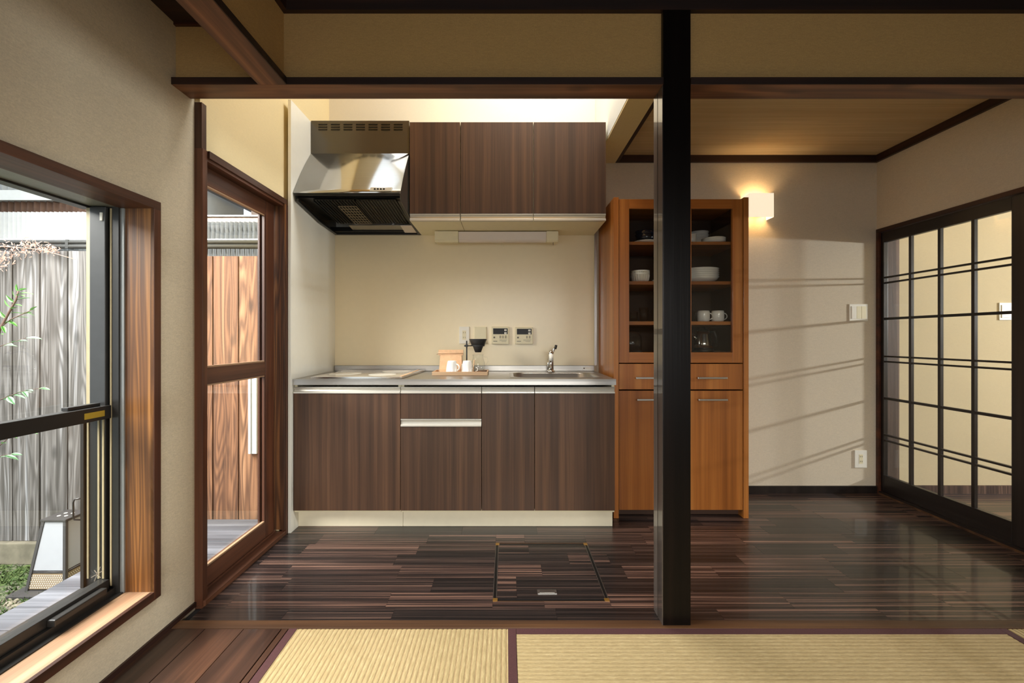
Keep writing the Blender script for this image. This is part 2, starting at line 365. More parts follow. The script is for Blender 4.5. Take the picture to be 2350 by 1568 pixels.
def tube(name, pts, rad, mat, parent=None, n=10, cap=True, origin=None):
    pts = [Vector(p) for p in pts]
    o = Vector(origin) if origin is not None else pts[0].copy()
    rads = rad if isinstance(rad, (list, tuple)) else [rad]*len(pts)
    bm = bmesh.new(); rings = []; up = None
    for i, p in enumerate(pts):
        t = ((pts[min(i+1, len(pts)-1)]-pts[max(i-1, 0)])).normalized()
        if up is None:
            up = t.cross(Vector((0, 0, 1)))
            if up.length < 1e-3: up = t.cross(Vector((1, 0, 0)))
            up.normalize()
        up = (up-t*up.dot(t)).normalized(); v = t.cross(up)
        rings.append([bm.verts.new(p-o+(up*math.cos(2*PI*k/n)+v*math.sin(2*PI*k/n))*rads[i]) for k in range(n)])
    for A, B in zip(rings, rings[1:]):
        for k in range(n): bm.faces.new((A[k], A[(k+1) % n], B[(k+1) % n], B[k]))
    if cap: bm.faces.new(rings[0][::-1]); bm.faces.new(rings[-1])
    return from_bm(name, bm, mat, parent, o, True)
def thing(name, label, cat, loc=(0, 0, 0), group=None):
    o = bpy.data.objects.new(name, None); C.objects.link(o); o.location = loc; o.empty_display_size = 0.05
    o['label'] = label; o['category'] = cat
    if group: o['group'] = group
    return o
def tag(o, label, cat, group=None):
    o['label'] = label; o['category'] = cat
    if group: o['group'] = group
    return o
def struct(o, label=None):
    o['kind'] = 'structure'
    if label: o['label'] = label
    return o
def sempty(name, loc, label=None):
    o = bpy.data.objects.new(name, None); C.objects.link(o); o.location = loc; o.empty_display_size = 0.05
    o['kind'] = 'structure'
    if label: o['label'] = label
    return o
def copy_tree(o, parent=None):
    c = o.copy(); C.objects.link(c); c.parent = parent
    for ch in o.children: copy_tree(ch, c)
    return c
def wx(px, s): return (px-CX)/s
def wz(py, s): return H-(py-CY)/s

# ------------------------------------------------------------------ the room shell
YB = 2.976            # back wall
XL = -1.255           # left wall of the veranda strip
XR = 2.584            # right wall
YW = 1.62             # upper wall over the opening
REAR = -1.95

struct(box('wall_back', -1.47, 6.3, YB, YB+0.12, -0.1, 3.6, 'plaster_right'), 'linen textured back wall with daylight falling across it')
# left wall: window opening Y -0.25..1.534 z .154..1.567 ; door opening Y 1.745..2.335 z 0..1.82
struct(boxes('wall_left', [(-1.47, XL, 1.534, 1.72, -0.1, 2.62), (-1.47, XL, -0.28, 1.534, -0.1, 0.154), (-1.47, XL, -0.28, 1.534, 1.567, 2.62),
                           (-1.47, XL, REAR, -0.28, -0.1, 2.62)], 'plaster_left'), 'beige plaster wall around the low garden window')
struct(boxes('wall_left_kitchen', [(-1.345, -1.235, 1.72, 2.347, 1.82, 3.6), (-1.345, -1.235, 2.347, YB, -0.1, 3.6)], 'plaster_kitchen'), 'cream plaster wall above the glass door')
struct(boxes('wall_right', [(XR, XR+0.1, 1.2, YB, 1.835, 2.62), (XR, XR+0.1, REAR, 1.2, -0.1, 2.62)], 'plaster_right'), 'beige wall above the lattice sliding door')
struct(box('wall_rear', -1.47, XR+0.1, REAR-0.1, REAR, -0.1, 0.35, 'plaster'), 'plaster wall below the added rear light opening')
struct(boxes('wall_rear_upper', [(-1.47, XR+0.1, REAR-0.1, REAR, 1.80, 2.62), (-1.47, -0.9, REAR-0.1, REAR, 0.35, 1.80), (1.7, XR+0.1, REAR-0.1, REAR, 0.35, 1.80)], 'plaster'))  # opening added and sized for the rear fill light
struct(box('wall_upper', -0.845, XR, YW, YW+0.06, 2.052, 2.62, 'plaster'), 'tan plaster band above the dark lintel')
struct(box('wall_upper_veranda', XL, -0.845, YW, YW+0.06, 2.052, 2.62, 'plaster'), 'small tan plaster panel above the lintel by the left wall')
struct(box('wall_hanging', -0.905, -0.845, REAR, YW, 2.052, 2.62, 'plaster'), 'tan hanging wall above the slanting brown beam')
struct(box('wall_upper_kitchen', -1.235, 0.62, YW+0.06, YW+0.09, 2.058, 3.6, 'plaster'), 'tan wall of the skylight well behind the lintel')
# wall between kitchen light well and right ceiling
struct(box('wall_light_well', 0.62, 0.76, YW+0.06, YB, 2.31, 3.6, 'plaster_white'), 'white side wall of the skylight well')
struct(box('trim_soffit', 0.622, 0.758, YW+0.08, YB-0.001, 2.300, 2.3095, 'plaster_kitchen'), 'cream underside between light well and ceiling')
# ceilings
struct(box('ceiling', 0.76, XR, YW+0.06, YB, 2.35, 2.41, 'ceil_paper'), 'woven paper ceiling beside the kitchen')
struct(box('ceiling_tatami_room', -0.845, XR, REAR, YW, 2.40, 2.46, 'ceil_dark'), 'dark board ceiling of the tatami room')
struct(box('ceiling_veranda', XL, -0.905, REAR, YW, 2.272, 2.32, 'ceil_dark'), 'dark wood ceiling above the veranda strip')
struct(boxes('ceiling_kitchen', [(-1.235, -0.45, YW+0.09, YB, 3.45, 3.55), (0.62, 0.76, YW+0.09, YB, 3.6, 3.65), (-0.45, 0.62, YW+0.09, 1.85, 3.45, 3.55), (-0.45, 0.62, 2.82, YB, 3.45, 3.55)], 'plaster_white'), 'white ceiling around the skylight')

# ceiling mouldings of the right bay
struct(box('trim_1', 0.76, XR, YB-0.018, YB, 2.302, 2.35, 'trim_dark'), 'dark ceiling moulding along the back wall')
struct(box('trim_2', XR-0.02, XR, YW+0.06, YB-0.018, 2.302, 2.35, 'trim_dark_y'), 'dark ceiling moulding along the right wall')
struct(box('trim_3', 0.758, 0.782, YW+0.06, YB-0.018, 2.302, 2.35, 'trim_dark_y'), 'dark ceiling moulding beside the cream soffit')
struct(box('trim_4', -0.845, XR, YW-0.02, YW, 2.312, 2.40, 'ceil_dark'), 'dark ceiling beam above the tan plaster band')
struct(box('trim_5', -0.845, -0.825, REAR, YW-0.02, 2.312, 2.40, 'trim_dark_y'), 'dark ceiling moulding on the hanging wall')
struct(box('trim_6', XL, -0.905, YW-0.012, YW, 2.262, 2.272, 'trim_dark'))
# lintel (kamoi) left and right of the post
struct(box('trim_7', XL, 0.588, 1.60, 1.695, 2.030, 2.057, 'beam_x', bevel=0.0015), 'long brown wooden lintel above the kitchen opening')
struct(box('trim_8', 0.692, XR, 1.60, 1.695, 2.030, 2.057, 'beam_x', bevel=0.0015), 'brown wooden lintel right of the black post')
struct(box('trim_9', -0.930, -0.825, REAR, 1.60, 2.030, 2.057, 'beam_y', bevel=0.0015), 'knotty brown beam slanting across the ceiling corner')
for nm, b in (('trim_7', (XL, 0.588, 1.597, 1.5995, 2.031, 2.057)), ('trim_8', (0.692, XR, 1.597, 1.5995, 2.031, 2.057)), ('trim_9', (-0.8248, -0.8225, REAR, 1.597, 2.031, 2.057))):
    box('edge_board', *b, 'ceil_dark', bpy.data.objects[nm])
# post
p = sempty('pillar', (0.64, 1.648, 0), 'black square timber post standing at the tatami edge')
box('post', 0.588, 0.692, 1.60, 1.650, 0.0, 2.312, 'post', p, bevel=0.003)
box('post_strip', 0.5885, 0.690, 1.653, 1.696, 0.0, 2.029, 'post', p, bevel=0.002)
box('sheen_board', 0.5855, 0.588, 1.6015, 1.6485, 0.001, 2.029, 'post_sheen', p)  # thin boards added to carry the grey sheen of the left face
box('sheen_board', 0.5855, 0.588, 1.6545, 1.6945, 0.001, 2.029, 'post_sheen', p)
# baseboards
struct(box('baseboard_back', 1.45, XR, YB-0.012, YB, 0.0, 0.05, 'lattice'), 'dark low baseboard under the linen wall')
struct(box('baseboard_left', XL, XL+0.008, REAR, 1.717, 0.0, 0.018, 'trim_dark_y'), 'thin dark skirting below the garden window wall')

# ------------------------------------------------------------------ floors
fl = struct(box('floor', -1.25, 2.70, 1.585, YB, -0.08, -0.012, 'base'), 'dark ebony strip wood floor of the kitchen')
HX0, HX1, HY0, HY1 = -0.056, 0.424, 1.748, 2.245      # storage hatch in the floor
row0, pitch = 1.630, 0.1065
rows = [(1.630, 1.705)]+[(1.705+0.1062*i, 1.705+0.1062*(i+1)) for i in range(12)]
def plank_cuts(a, b, y0, y1):
    """subtract the hatch rectangle from a board"""
    out = []
    if y1 <= HY0 or y0 >= HY1 or b <= HX0 or a >= HX1: return [(a, b, y0, y1)]
    if a < HX0: out.append((a, HX0, y0, y1))
    if b > HX1: out.append((HX1, b, y0, y1))
    if y0 < HY0: out.append((max(a, HX0), min(b, HX1), y0, HY0))
    if y1 > HY1: out.append((max(a, HX0), min(b, HX1), HY1, y1))
    return out
for ri, (a, b) in enumerate(rows):
    b = min(b, YB); x = -1.215-random.uniform(0, 0.4)
    if a >= YB-0.01: break
    while x < 2.60:
        ln = random.choice((0.42, 0.48, 0.52, 0.58, 0.64))
        x0, x1 = max(x, -1.215), min(x+ln, 2.60); x += ln
        if x1-x0 < 0.02: continue
        for (c0, c1, d0, d1) in plank_cuts(x0, x1, a, b):
            if c1-c0 < 0.004 or d1-d0 < 0.004: continue
            box('plank', c0+0.0003, c1-0.0003, d0+0.0003, d1-0.0003, -0.012, random.uniform(-0.0004, 0.0), 'floor', fl)
struct(box('trim_10', XL+0.009, XR, 1.585, 1.630, -0.02, 0.002, 'threshold', bevel=0.002), 'worn brown threshold between tatami and dark floor')
# veranda strip boards
fv = struct(box('floor_veranda', XL, -0.807, REAR, 1.585, -0.08, -0.020, 'base'), 'dark brown veranda boards beside the tatami')
for a, b in ((XL, -1.118), (-1.118, -0.974), (-0.974, -0.835), (-0.833, -0.809)):
    box('plank', a+0.001, b-0.001, REAR, 1.584, -0.020, 0.0, 'engawa', fv, bevel=0.0012)
struct(box('floor_tatami_room', -0.807, XR, REAR, 1.585, -0.10, -0.056, 'base'), 'base floor below the tatami mats')

# storage hatch
h = thing('floor_hatch', 'underfloor storage hatch with black edging and brass corners in the dark floor', 'hatch', ((HX0+HX1)/2, (HY0+HY1)/2, 0))
k = 0.016
for (a, b, ya, yb) in ((HX0, HX0+k, HY0+k, HY1-k), (HX1-k, HX1, HY0+k, HY1-k), (HX0+k, HX1-k, HY0, HY0+k), (HX0+k, HX1-k, HY1-k, HY1)):
    e = box('edge_strip', a, b, ya, yb, -0.011, -0.001, 'black', h)
    if b-a < 0.03:
        for xx in (a, b-0.0022): box('metal_line', xx, xx+0.0022, ya, yb, -0.001, 0.0012, 'alu', e)
    else:
        yy = ya if ya < 2 else yb-0.0022
        box('metal_line', a, b, yy, yy+0.0022, -0.001, 0.0012, 'threshold', e)
for xx in (HX0, HX1-0.02):
    for yy in (HY0, HY1-0.02):
        box('corner_piece', xx, xx+0.02, yy, yy+0.02, -0.0008, 0.0025, 'brass', h, bevel=0.001)
yy = HY0+k
for ya, yb, cut in ((yy, 1.823, 0.10), (1.823, 1.930, 0.10), (1.930, 2.035, 0.22), (2.035, 2.141, 0.36), (2.141, HY1-k, 0.17)):
    for a, b in ((HX0+k, HX0+cut), (HX0+cut, HX1-k)):
        if b-a > 0.02: box('plank', a+0.0003, b-0.0003, ya+0.0003, yb-0.0003, -0.011, 0.0, 'floor', h)
hp = box('pull_plate', 0.132, 0.214, 1.797, 1.828, -0.001, 0.003, 'alu', h, bevel=0.001)
box('pull_flap', 0.141, 0.205, 1.803, 1.823, 0.003, 0.0042, 'steel', hp, bevel=0.0005)

# tatami mats
def mat_mesh(name, x0, x1, y0, y1, rib_axis, mat, parent):
    """ribbed rush sheet: half-round ribs as real relief"""
    bm = bmesh.new(); pit = 0.0165; L = (x1-x0) if rib_axis == 'Y' else (y1-y0); n = int(L/pit); pit = L/n
    prof = []
    for i in range(n):
        for t, hh in ((0.0, -0.0022), (0.13, -0.0006), (0.5, 0.0), (0.87, -0.0006)): prof.append(((i+t)*pit, hh*(1.0 if rib_axis == 'Y' else 0.55)))
    prof.append((L, -0.0016))
    c = Vector(((x0+x1)/2, (y0+y1)/2, 0)); va, vb = [], []
    for d, hh in prof:
        if rib_axis == 'Y':
            va.append(bm.verts.new((x0+d-c.x, y0-c.y, hh))); vb.append(bm.verts.new((x0+d-c.x, y1-c.y, hh)))
        else:
            va.append(bm.verts.new((x0-c.x, y0+d-c.y, hh))); vb.append(bm.verts.new((x1-c.x, y0+d-c.y, hh)))
    for i in range(len(va)-1):
        f = bm.faces.new((va[i], va[i+1], vb[i+1], vb[i])); f.material_index = 1 if i % 4 in (0, 3) else 0
    bm.normal_update()
    o = from_bm(name, bm, mat, parent, c, True); o.data.materials.append(M['rush_groove' if rib_axis == 'Y' else 'rush_groove_x'])
    if o.data.polygons[0].normal.z < 0: o.data.flip_normals()
    return o
def tatami(x0, x1, y0, y1, rib, edges, label):
    t = thing('tatami_mat', label, 'tatami', ((x0+x1)/2, (y0+y1)/2, -0.055), 'tatami mats on the floor')
    box('mat_core', x0+0.001, x1-0.001, y0+0.001, y1-0.001, -0.055, -0.002, 'kraft', t)
    mat_mesh('rush_cover', x0+0.001, x1-0.001, y0+0.001, y1-0.001, rib, 'rush_y' if rib == 'Y' else 'rush_x', t)
    bw = 0.030
    for e in edges:
        r = {'L': (x0, x0+bw, y0, y1), 'R': (x1-bw, x1, y0, y1), 'T': (x0, x1, y1-bw, y1), 'B': (x0, x1, y0, y0+bw)}[e]
        box('border_cloth', r[0]+0.0005, r[1]-0.0005, r[2]+0.0005, r[3]-0.0005, -0.02, 0.0012, 'heri', t)
XT1 = wx(1184, 616); XT2 = XT1+1.79
tatami(-0.806, XT1, -0.20, 1.584, 'Y', 'LR', 'tatami mat with ribs running toward the kitchen, beside the veranda boards')
tatami(XT1, XT2, 0.69, 1.584, 'X', 'TB', 'wide tatami mat lying along the dark floor at the post foot')
tatami(XT2, XR-0.002, -0.20, 1.584, 'Y', 'LR', 'narrow tatami strip by the right wall past the wide mat')
tatami(XT1, XT2, -0.20, 0.688, 'X', 'TB', 'tatami mat lying behind the wide mat at the post foot')

# ------------------------------------------------------------------ low garden window (left wall)
W0, W1, Z0, Z1 = -0.25, 1.504, 0.184, 1.537          # clear opening between wooden linings
win = sempty('window_1', (-1.35, 0.63, Z0), 'low garden sash window with cedar lining and dark bronze frame')
box('casing', XL-0.001, XL+0.014, W0-0.03, W1+0.03, Z1, Z1+0.03, 'jamb_y', win, bevel=0.0015)
box('casing', XL-0.001, XL+0.014, W1, W1+0.03, Z0-0.03, Z1, 'jamb', win, bevel=0.0015)
box('casing', XL-0.001, XL+0.014, W0-0.03, W1, Z0-0.03, Z0, 'jamb_y', win, bevel=0.0015)
box('lining', -1.36, XL+0.012, W1, W1+0.029, Z0, Z1, 'cedar', win)
box('lining', -1.36, XL+0.012, W0, W1, Z1, Z1+0.029, 'jamb_y', win)
box('sill', -1.37, XL+0.012, W0, W1, Z0-0.029, Z0, 'sill', win)
box('lining', -1.36, XL+0.012, W0-0.029, W0, Z0, Z1, 'cedar', win)
# aluminium outer frame
FR = 'bronze'
box('frame_fin', -1.379, -1.356, W1-0.012, W1+0.02, Z0-0.02, Z1+0.02, FR, win)
box('frame_fin', -1.356, -1.343, W1-0.006, W1+0.001, Z0+0.001, Z1-0.001, 'frame_lit', win)  # highlight on the frame edge put in as a pale strip
box('frame_fin', -1.474, -1.463, W1-0.006, W1+0.02, Z0-0.02, Z1+0.03, FR, win)
box('frame_back', -1.463, -1.379, W1-0.003, W1+0.025, Z0-0.02, Z1+0.03, FR, win)
box('frame_head', -1.452, -1.345, W0, W1-0.003, Z1+0.003, Z1+0.026, 'frame_lit', win)  # brightly lit underside of the head put in as pale colour
box('frame_head', -1.490, -1.452, W0, W1-0.003, Z1-0.004, Z1+0.026, FR, win)
for (a, b, zt_) in ((-1.379, -1.367, 0.024), (-1.425, -1.419, 0.028), (-1.490, -1.474, 0.02)):
    box('frame_fin', a, b, W0, W1-0.003, Z0-0.02, Z0+zt_, FR, win)
box('frame_sill', -1.490, -1.345, W0, W1-0.003, Z0-0.03, Z0+0.004, FR, win)
box('weather_strip', -1.3845, -1.3795, W1-0.014, W1-0.003, Z0+0.03, Z1-0.004, 'strip', win)
# upper sash, outer track
us = box('upper_sash_stile', -1.446, -1.392, W1-0.024, W1-0.004, 0.836, Z1-0.001, 'sash_grey', win, bevel=0.002)
box('glazing_strip', -1.461, -1.447, W1-0.020, W1-0.006, 0.836, Z1-0.004, 'strip', us)
box('stile_clip', -1.408, -1.400, W1-0.027, W1-0.0235, Z1-0.05, Z1-0.022, 'white', us)
box('upper_sash_rail', -1.462, -1.430, W0, W1-0.025, 0.800, 0.836, FR, win, bevel=0.002)
box('pane', -1.452, -1.449, W0, W1-0.022, 0.836, Z1+0.002, 'glass', win)
# lower sash, inner track
ls = box('lower_sash_rail', -1.416, -1.380, W0, W1-0.004, 0.800, 0.846, FR, win, bevel=0.003)
box('sash_lock', -1.420, -1.398, 1.36, 1.47, 0.846, 0.857, FR, ls, bevel=0.002)
box('sticker', -1.3798, -1.3788, 1.395, 1.465, 0.812, 0.832, 'yellow', ls)
st = box('lower_sash_stile', -1.462, -1.395, W1-0.020, W1-0.004, Z0+0.03, 0.799, FR, win, bevel=0.001)
for xx in (-1.457, -1.420, -1.404): box('glazing_strip', xx, xx+0.006, W1-0.0225, W1-0.0195, Z0+0.06, 0.797, 'strip', st)
lr = box('lower_sash_rail', -1.416, -1.380, W0, W1-0.021, Z0+0.024, Z0+0.058, FR, win, bevel=0.002)
box('finger_pull', -1.380, -1.355, 1.28, 1.45, Z0+0.026, Z0+0.048, FR, lr, bevel=0.004)
box('pane', -1.400, -1.396, W0, W1-0.021, Z0+0.058, 0.80, 'glass', win)
# screen stile with wire handle
ss = box('screen_stile', -1.474, -1.463, W1-0.028, W1-0.0065, Z0+0.03, 0.83, FR, win)
tube('handle', [(-1.470, 1.480, 0.525), (-1.492, 1.474, 0.522), (-1.495, 1.473, 0.512), (-1.495, 1.473, 0.462), (-1.492, 1.474, 0.452), (-1.470, 1.480, 0.449)], 0.0028, FR, ss, n=6)
# etched snowflake sticker on the lower glass
bm = bmesh.new()
for q in range(3):
    a = q*PI/3
    for sgn in (1, -1):
        d = Vector((0, math.cos(a), math.sin(a)))*0.022*sgn; nrm = Vector((0, -math.sin(a), math.cos(a)))*0.0011
        v = [bm.verts.new(x) for x in (-nrm, d-nrm, d+nrm, nrm)]; bm.faces.new(v)
from_bm('snowflake_sticker', bm, 'white', win, (-1.3945, 1.455, 0.275))

# ------------------------------------------------------------------ glass door in the kitchen's left wall
D0, D1, DT = 1.745, 2.335, 1.815
d1 = sempty('door_1', (-1.28, 2.04, 0), 'brown wooden glass door opening to the deck')
box('jamb', -1.256, -1.222, 1.717, D0, 0.0, 1.845, 'jamb', d1, bevel=0.0015)
box('jamb', -1.256, -1.226, 1.7172, D0-0.001, 1.8452, 2.0295, 'jamb', d1)
box('head_casing', -1.250, -1.213, D0+0.0005, 2.365, DT, 1.845, 'jamb_y', d1, bevel=0.0015)
box('jamb', -1.345, -1.213, D1, D1+0.012, 0.03, DT, 'cedar_dark', d1)
box('casing', -1.250, -1.2105, D1+0.012, 2.365, 0.0, DT, 'jamb', d1)
box('lining', -1.345, -1.222, D0, D1, DT-0.012, DT, 'jamb_y', d1)
box('lining', -1.345, -1.256, 1.722, D0, 0.03, DT, 'jamb', d1)
box('sill', -1.345, -1.213, 1.72, D1+0.02, -0.03, 0.020, 'jamb_y', d1, bevel=0.002)
box('track', -1.300, -1.262, 1.72, D1, 0.020, 0.028, 'jamb_y', d1)
lf = box('leaf_stile', -1.300, -1.265, 2.245, D1-0.012, 0.030, 1.802, 'jamb', d1, bevel=0.002)
box('leaf_stile', -1.300, -1.265, D0+0.001, 1.79, 0.030, 1.802, 'jamb', d1, bevel=0.002)
for a, b in ((0.030, 0.112), (0.884, 0.955), (1.728, 1.802)):
    box('leaf_rail', -1.299, -1.266, 1.791, 2.244, a, b, 'jamb_y', d1, bevel=0.002)
for a, b in ((0.112, 0.884), (0.955, 1.728)):
    pn = box('pane', -1.287, -1.283, 1.791, 2.244, a, b, 'glass', d1)
    box('bead', -1.2995, -1.290, 2.230, 2.2445, a, b, 'jamb', d1); box('bead', -1.2805, -1.268, 2.236, 2.2445, a, b, 'jamb', d1)
    box('bead', -1.2805, -1.268, 1.791, 2.236, a, a+0.007, 'sill', d1); box('bead', -1.2805, -1.268, 1.791, 2.236, b-0.007, b, 'sill', d1)

# ------------------------------------------------------------------ lattice sliding doors in the right wall
d2 = sempty('door_2', (2.62, 2.1, 0), 'black lattice sliding glass doors in the right wall')
box('head_casing', XR-0.008, XR+0.10, 1.2, YB-0.003, 1.810, 1.835, 'redtrim', d2)
box('jamb', XR-0.008, XR+0.05, YB-0.022, YB-0.003, 0.0, 1.810, 'redtrim', d2)
box('track', XR-0.006, XR+0.10, 1.2, YB-0.022, -0.01, 0.022, 'lattice_y', d2)
box('track_edge', XR-0.009, XR-0.006, 1.2, YB-0.022, -0.002, 0.012, 'threshold', d2)
box('jamb', XR-0.008, XR+0.10, 1.18, 1.2, 0.0, 1.810, 'redtrim', d2)
def lattice_leaf(x, y0, y1, first):
    T = 0.030; st = 0.048 if first else 0.07
    lab = 'stile'
    box(lab, x, x+T, y1-(0.022 if first else 0.06), y1, 0.024, 1.808, 'lattice', d2, bevel=0.002)
    box(lab, x, x+T, y0, y0+0.075, 0.024, 1.808, 'lattice', d2, bevel=0.002)
    a, b = y0+0.075, y1-(0.022 if first else 0.06)
    box('rail', x+0.001, x+T-0.001, a, b, 1.737, 1.807, 'lattice_y', d2, bevel=0.002)
    box('rail', x+0.001, x+T-0.001, a, b, 0.025, 0.137, 'lattice_y', d2, bevel=0.002)
    box('pane', x+T/2-0.002, x+T/2+0.002, a, b, 0.137, 1.737, 'glass_door', d2)
    for i in range(1, 4):
        yy = b-(b-a)*i/4.0
        box('vertical_bar', x+0.005, x+T-0.007, yy-0.0085, yy+0.0085, 0.137, 1.737, 'lattice', d2)
    for z in (1.495, 1.458, 1.212, 0.954, 0.918, 0.666, 0.414, 0.377):
        hh = 0.0055 if z not in (1.212, 0.666) else 0.008
        box('cross_bar', x+0.004, x+T-0.010, a, b, z-hh, z+hh, 'lattice_y', d2)
lattice_leaf(2.592, 2.115, 2.953, True)
lattice_leaf(2.640, 1.205, 2.165, False)

# the hall beyond
struct(box('floor_hall', 2.70, 6.3, 0.6, YB, -0.08, 0.0, 'floor'), 'dark hall floor beyond the lattice door')
struct(box('ceiling_hall', XR+0.1, 6.3, 0.6, YB, 2.35, 2.41, 'plaster_hall'), 'hall ceiling beyond the lattice door')
struct(box('wall_hall_back', 2.684, 6.3, YB-0.006, YB-0.0005, 0.0, 2.35, 'plaster_hall'), 'cream hall wall seen through the lattice door')
struct(boxes('wall_hall_end', [(5.6, 5.7, 0.6, 1.2, 0, 2.35), (5.6, 5.7, 1.8, YB, 0, 2.35), (5.6, 5.7, 1.2, 1.8, 0, 1.2), (5.6, 5.7, 1.2, 1.8, 1.9, 2.35)], 'plaster_hall'), 'far hall wall around a small window')
struct(box('wall_hall_front', XR+0.1, 6.3, 0.5, 0.6, 0, 2.41, 'plaster_hall'), 'hall wall behind the tatami room')
struct(box('baseboard_hall', 2.74, 5.6, YB-0.02, YB-0.006, 0.0, 0.055, 'hallpost'), 'greyish hall baseboard')
struct(box('trim_11', 2.642, 2.732, YB-0.010, YB-0.0005, 0.0, 1.83, 'hallpost'), 'grained greyish brown hall post behind the lattice door')

# ------------------------------------------------------------------ kitchen linings
struct(box('wall_kitchen_side', -1.2085, -1.1925, 2.362, YB-0.004, 0.0, 2.40, 'panel_white'), 'glossy white side panel beside the hood')
struct(box('wall_kitchen_back', -1.1925, 0.6195, YB-0.004, YB, 0.80, 1.80, 'panel'), 'glossy cream splashback panel')
struct(box('trim_12', 0.612, 0.628, YB-0.014, YB-0.004, 0.89, 1.80, 'alu'), 'thin metal edge strip at the end of the splashback')
struct(box('wall_kitchen_upper', -1.235, 0.6195, YB-0.003, YB, 1.80, 3.45, 'plaster_cream'), 'cream wall above the kitchen cabinets')

# ------------------------------------------------------------------ base cabinets
YF = 2.384; KX0, KX1 = -1.1915, 0.608
def front(parent, x0, x1, z0, z1, name, rail=True):
    d = box(name, x0+0.0015, x1-0.0015, YF, YF+0.018, z0, z1, 'laminate', parent, bevel=0.0008)
    return d
def rail(parent, x0, x1, z0, z1):
    """extruded aluminium finger rail: top lip, scooped face, bottom lip"""
    hh = z1-z0
    poly = [(YF-0.004, z0), (YF+0.018, z0), (YF+0.018, z1), (YF+0.004, z1), (YF-0.001, z1-hh*0.10), (YF+0.001, z1-hh*0.2), (YF+0.009, z1-hh*0.45), (YF+0.006, z1-hh*0.68), (YF-0.002, z0+hh*0.2), (YF-0.004, z0+hh*0.14)]
    return prism('finger_rail', poly, 'X', x0+0.002, x1-0.002, 'rail', parent)
def base_unit(x0, x1, label):
    t = thing('base_cabinet', label, 'cabinet', ((x0+x1)/2, 2.68, 0.0))
    boxes('body', [(x0, x0+0.016, YF+0.019, YB-0.006, 0.1, 0.815), (x1-0.016, x1, YF+0.019, YB-0.006, 0.1, 0.815), (x0+0.016, x1-0.016, YF+0.019, YB-0.006, 0.1, 0.118), (x0+0.016, x1-0.016, YB-0.012, YB-0.006, 0.118, 0.815)], 'cream', t)
    box('kick_board', x0, x1, 2.446, 2.462, 0.001, 0.1, 'kick', t)
    return t
zb, zt, r0, r1 = 0.115, 0.771, 0.771, 0.806
XA, XB2, XC2 = -0.592, -0.138, 0.158
t = base_unit(KX0, XA-0.001, 'dark walnut base cabinet with one wide door below the induction hob')
dd = front(t, KX0, XA, zb, zt, 'door'); rail(dd, KX0, XA, r0, r1)
t = base_unit(XA+0.001, KX1, 'long dark walnut base cabinet with a drawer and doors below the sink')
dr = front(t, XA, XB2, 0.629, zt, 'drawer'); rail(dr, XA, XB2, r0, r1)
dd = front(t, XA, XB2, zb, 0.585, 'door'); rail(dd, XA, XB2, 0.586, 0.628)
for a, b in ((XB2, XC2), (XC2, KX1)):
    dd = front(t, a, b, zb, zt, 'door'); rail(dd, a, b, r0, r1)

# worktop with the sink
wt = thing('worktop', 'long stainless steel kitchen worktop with a built-in sink', 'worktop', ((KX0+KX1)/2, 2.68, 0.816))
SX0, SX1, SY0, SY1 = 0.03, 0.555, 2.465, 2.835
WYF = YF-0.006
boxes('top_sheet', [(KX0, SX0, WYF, YB-0.005, 0.838, 0.850), (SX1, KX1+0.004, WYF, YB-0.005, 0.838, 0.850), (SX0, SX1, WYF, SY0, 0.838, 0.850), (SX0, SX1, SY1, YB-0.005, 0.838, 0.850)], 'steel', wt)
prism('front_lip', [(WYF, 0.818), (WYF+0.02, 0.818), (WYF+0.02, 0.838), (WYF+0.02, 0.8385), (WYF+0.001, 0.8385)], 'X', KX0, KX1+0.004, 'steel', wt)
box('upstand', KX0+0.001, 0.611, YB-0.020, YB-0.0055, 0.850, 0.890, 'steel', wt, bevel=0.003)
box('brand_plate', 0.530, 0.585, YB-0.0215, YB-0.0202, 0.862, 0.878, 'white', wt)
box('brand_mark', 0.534, 0.542, YB-0.0222, YB-0.0214, 0.866, 0.874, 'display', wt)
def rrect(x0, x1, y0, y1, r, n=8):
    pts = []
    for cx, cy, a0 in ((x1-r, y1-r, 0), (x0+r, y1-r, PI/2), (x0+r, y0+r, PI), (x1-r, y0+r, 3*PI/2)):
        for i in range(n+1):
            a = a0+PI/2*i/n; pts.append((cx+r*math.cos(a), cy+r*math.sin(a)))
    return pts
bm = bmesh.new(); loops = []
for (ins, r, z) in ((-0.010, 0.03, 0.8503), (-0.008, 0.03, 0.8515), (0.012, 0.07, 0.8515), (0.016, 0.075, 0.846), (0.030, 0.08, 0.70), (0.05, 0.06, 0.672)):
    loops.append([bm.verts.new((x-0.29, y-2.65, z-0.85)) for x, y in rrect(SX0+ins, SX1-ins, SY0+ins, SY1-ins, r)])
for A, B in zip(loops, loops[1:]):
    for i in range(len(A)): bm.faces.new((A[i], A[(i+1) % len(A)], B[(i+1) % len(A)], B[i]))
bm.faces.new(loops[-1])
from_bm('sink_bowl', bm, 'steel', wt, (0.29, 2.65, 0.85), True)
lathe('drain', [(0.0, 0.004), (0.03, 0.004), (0.045, 0.0)], 'chrome', wt, (0.29, 2.72, 0.673))

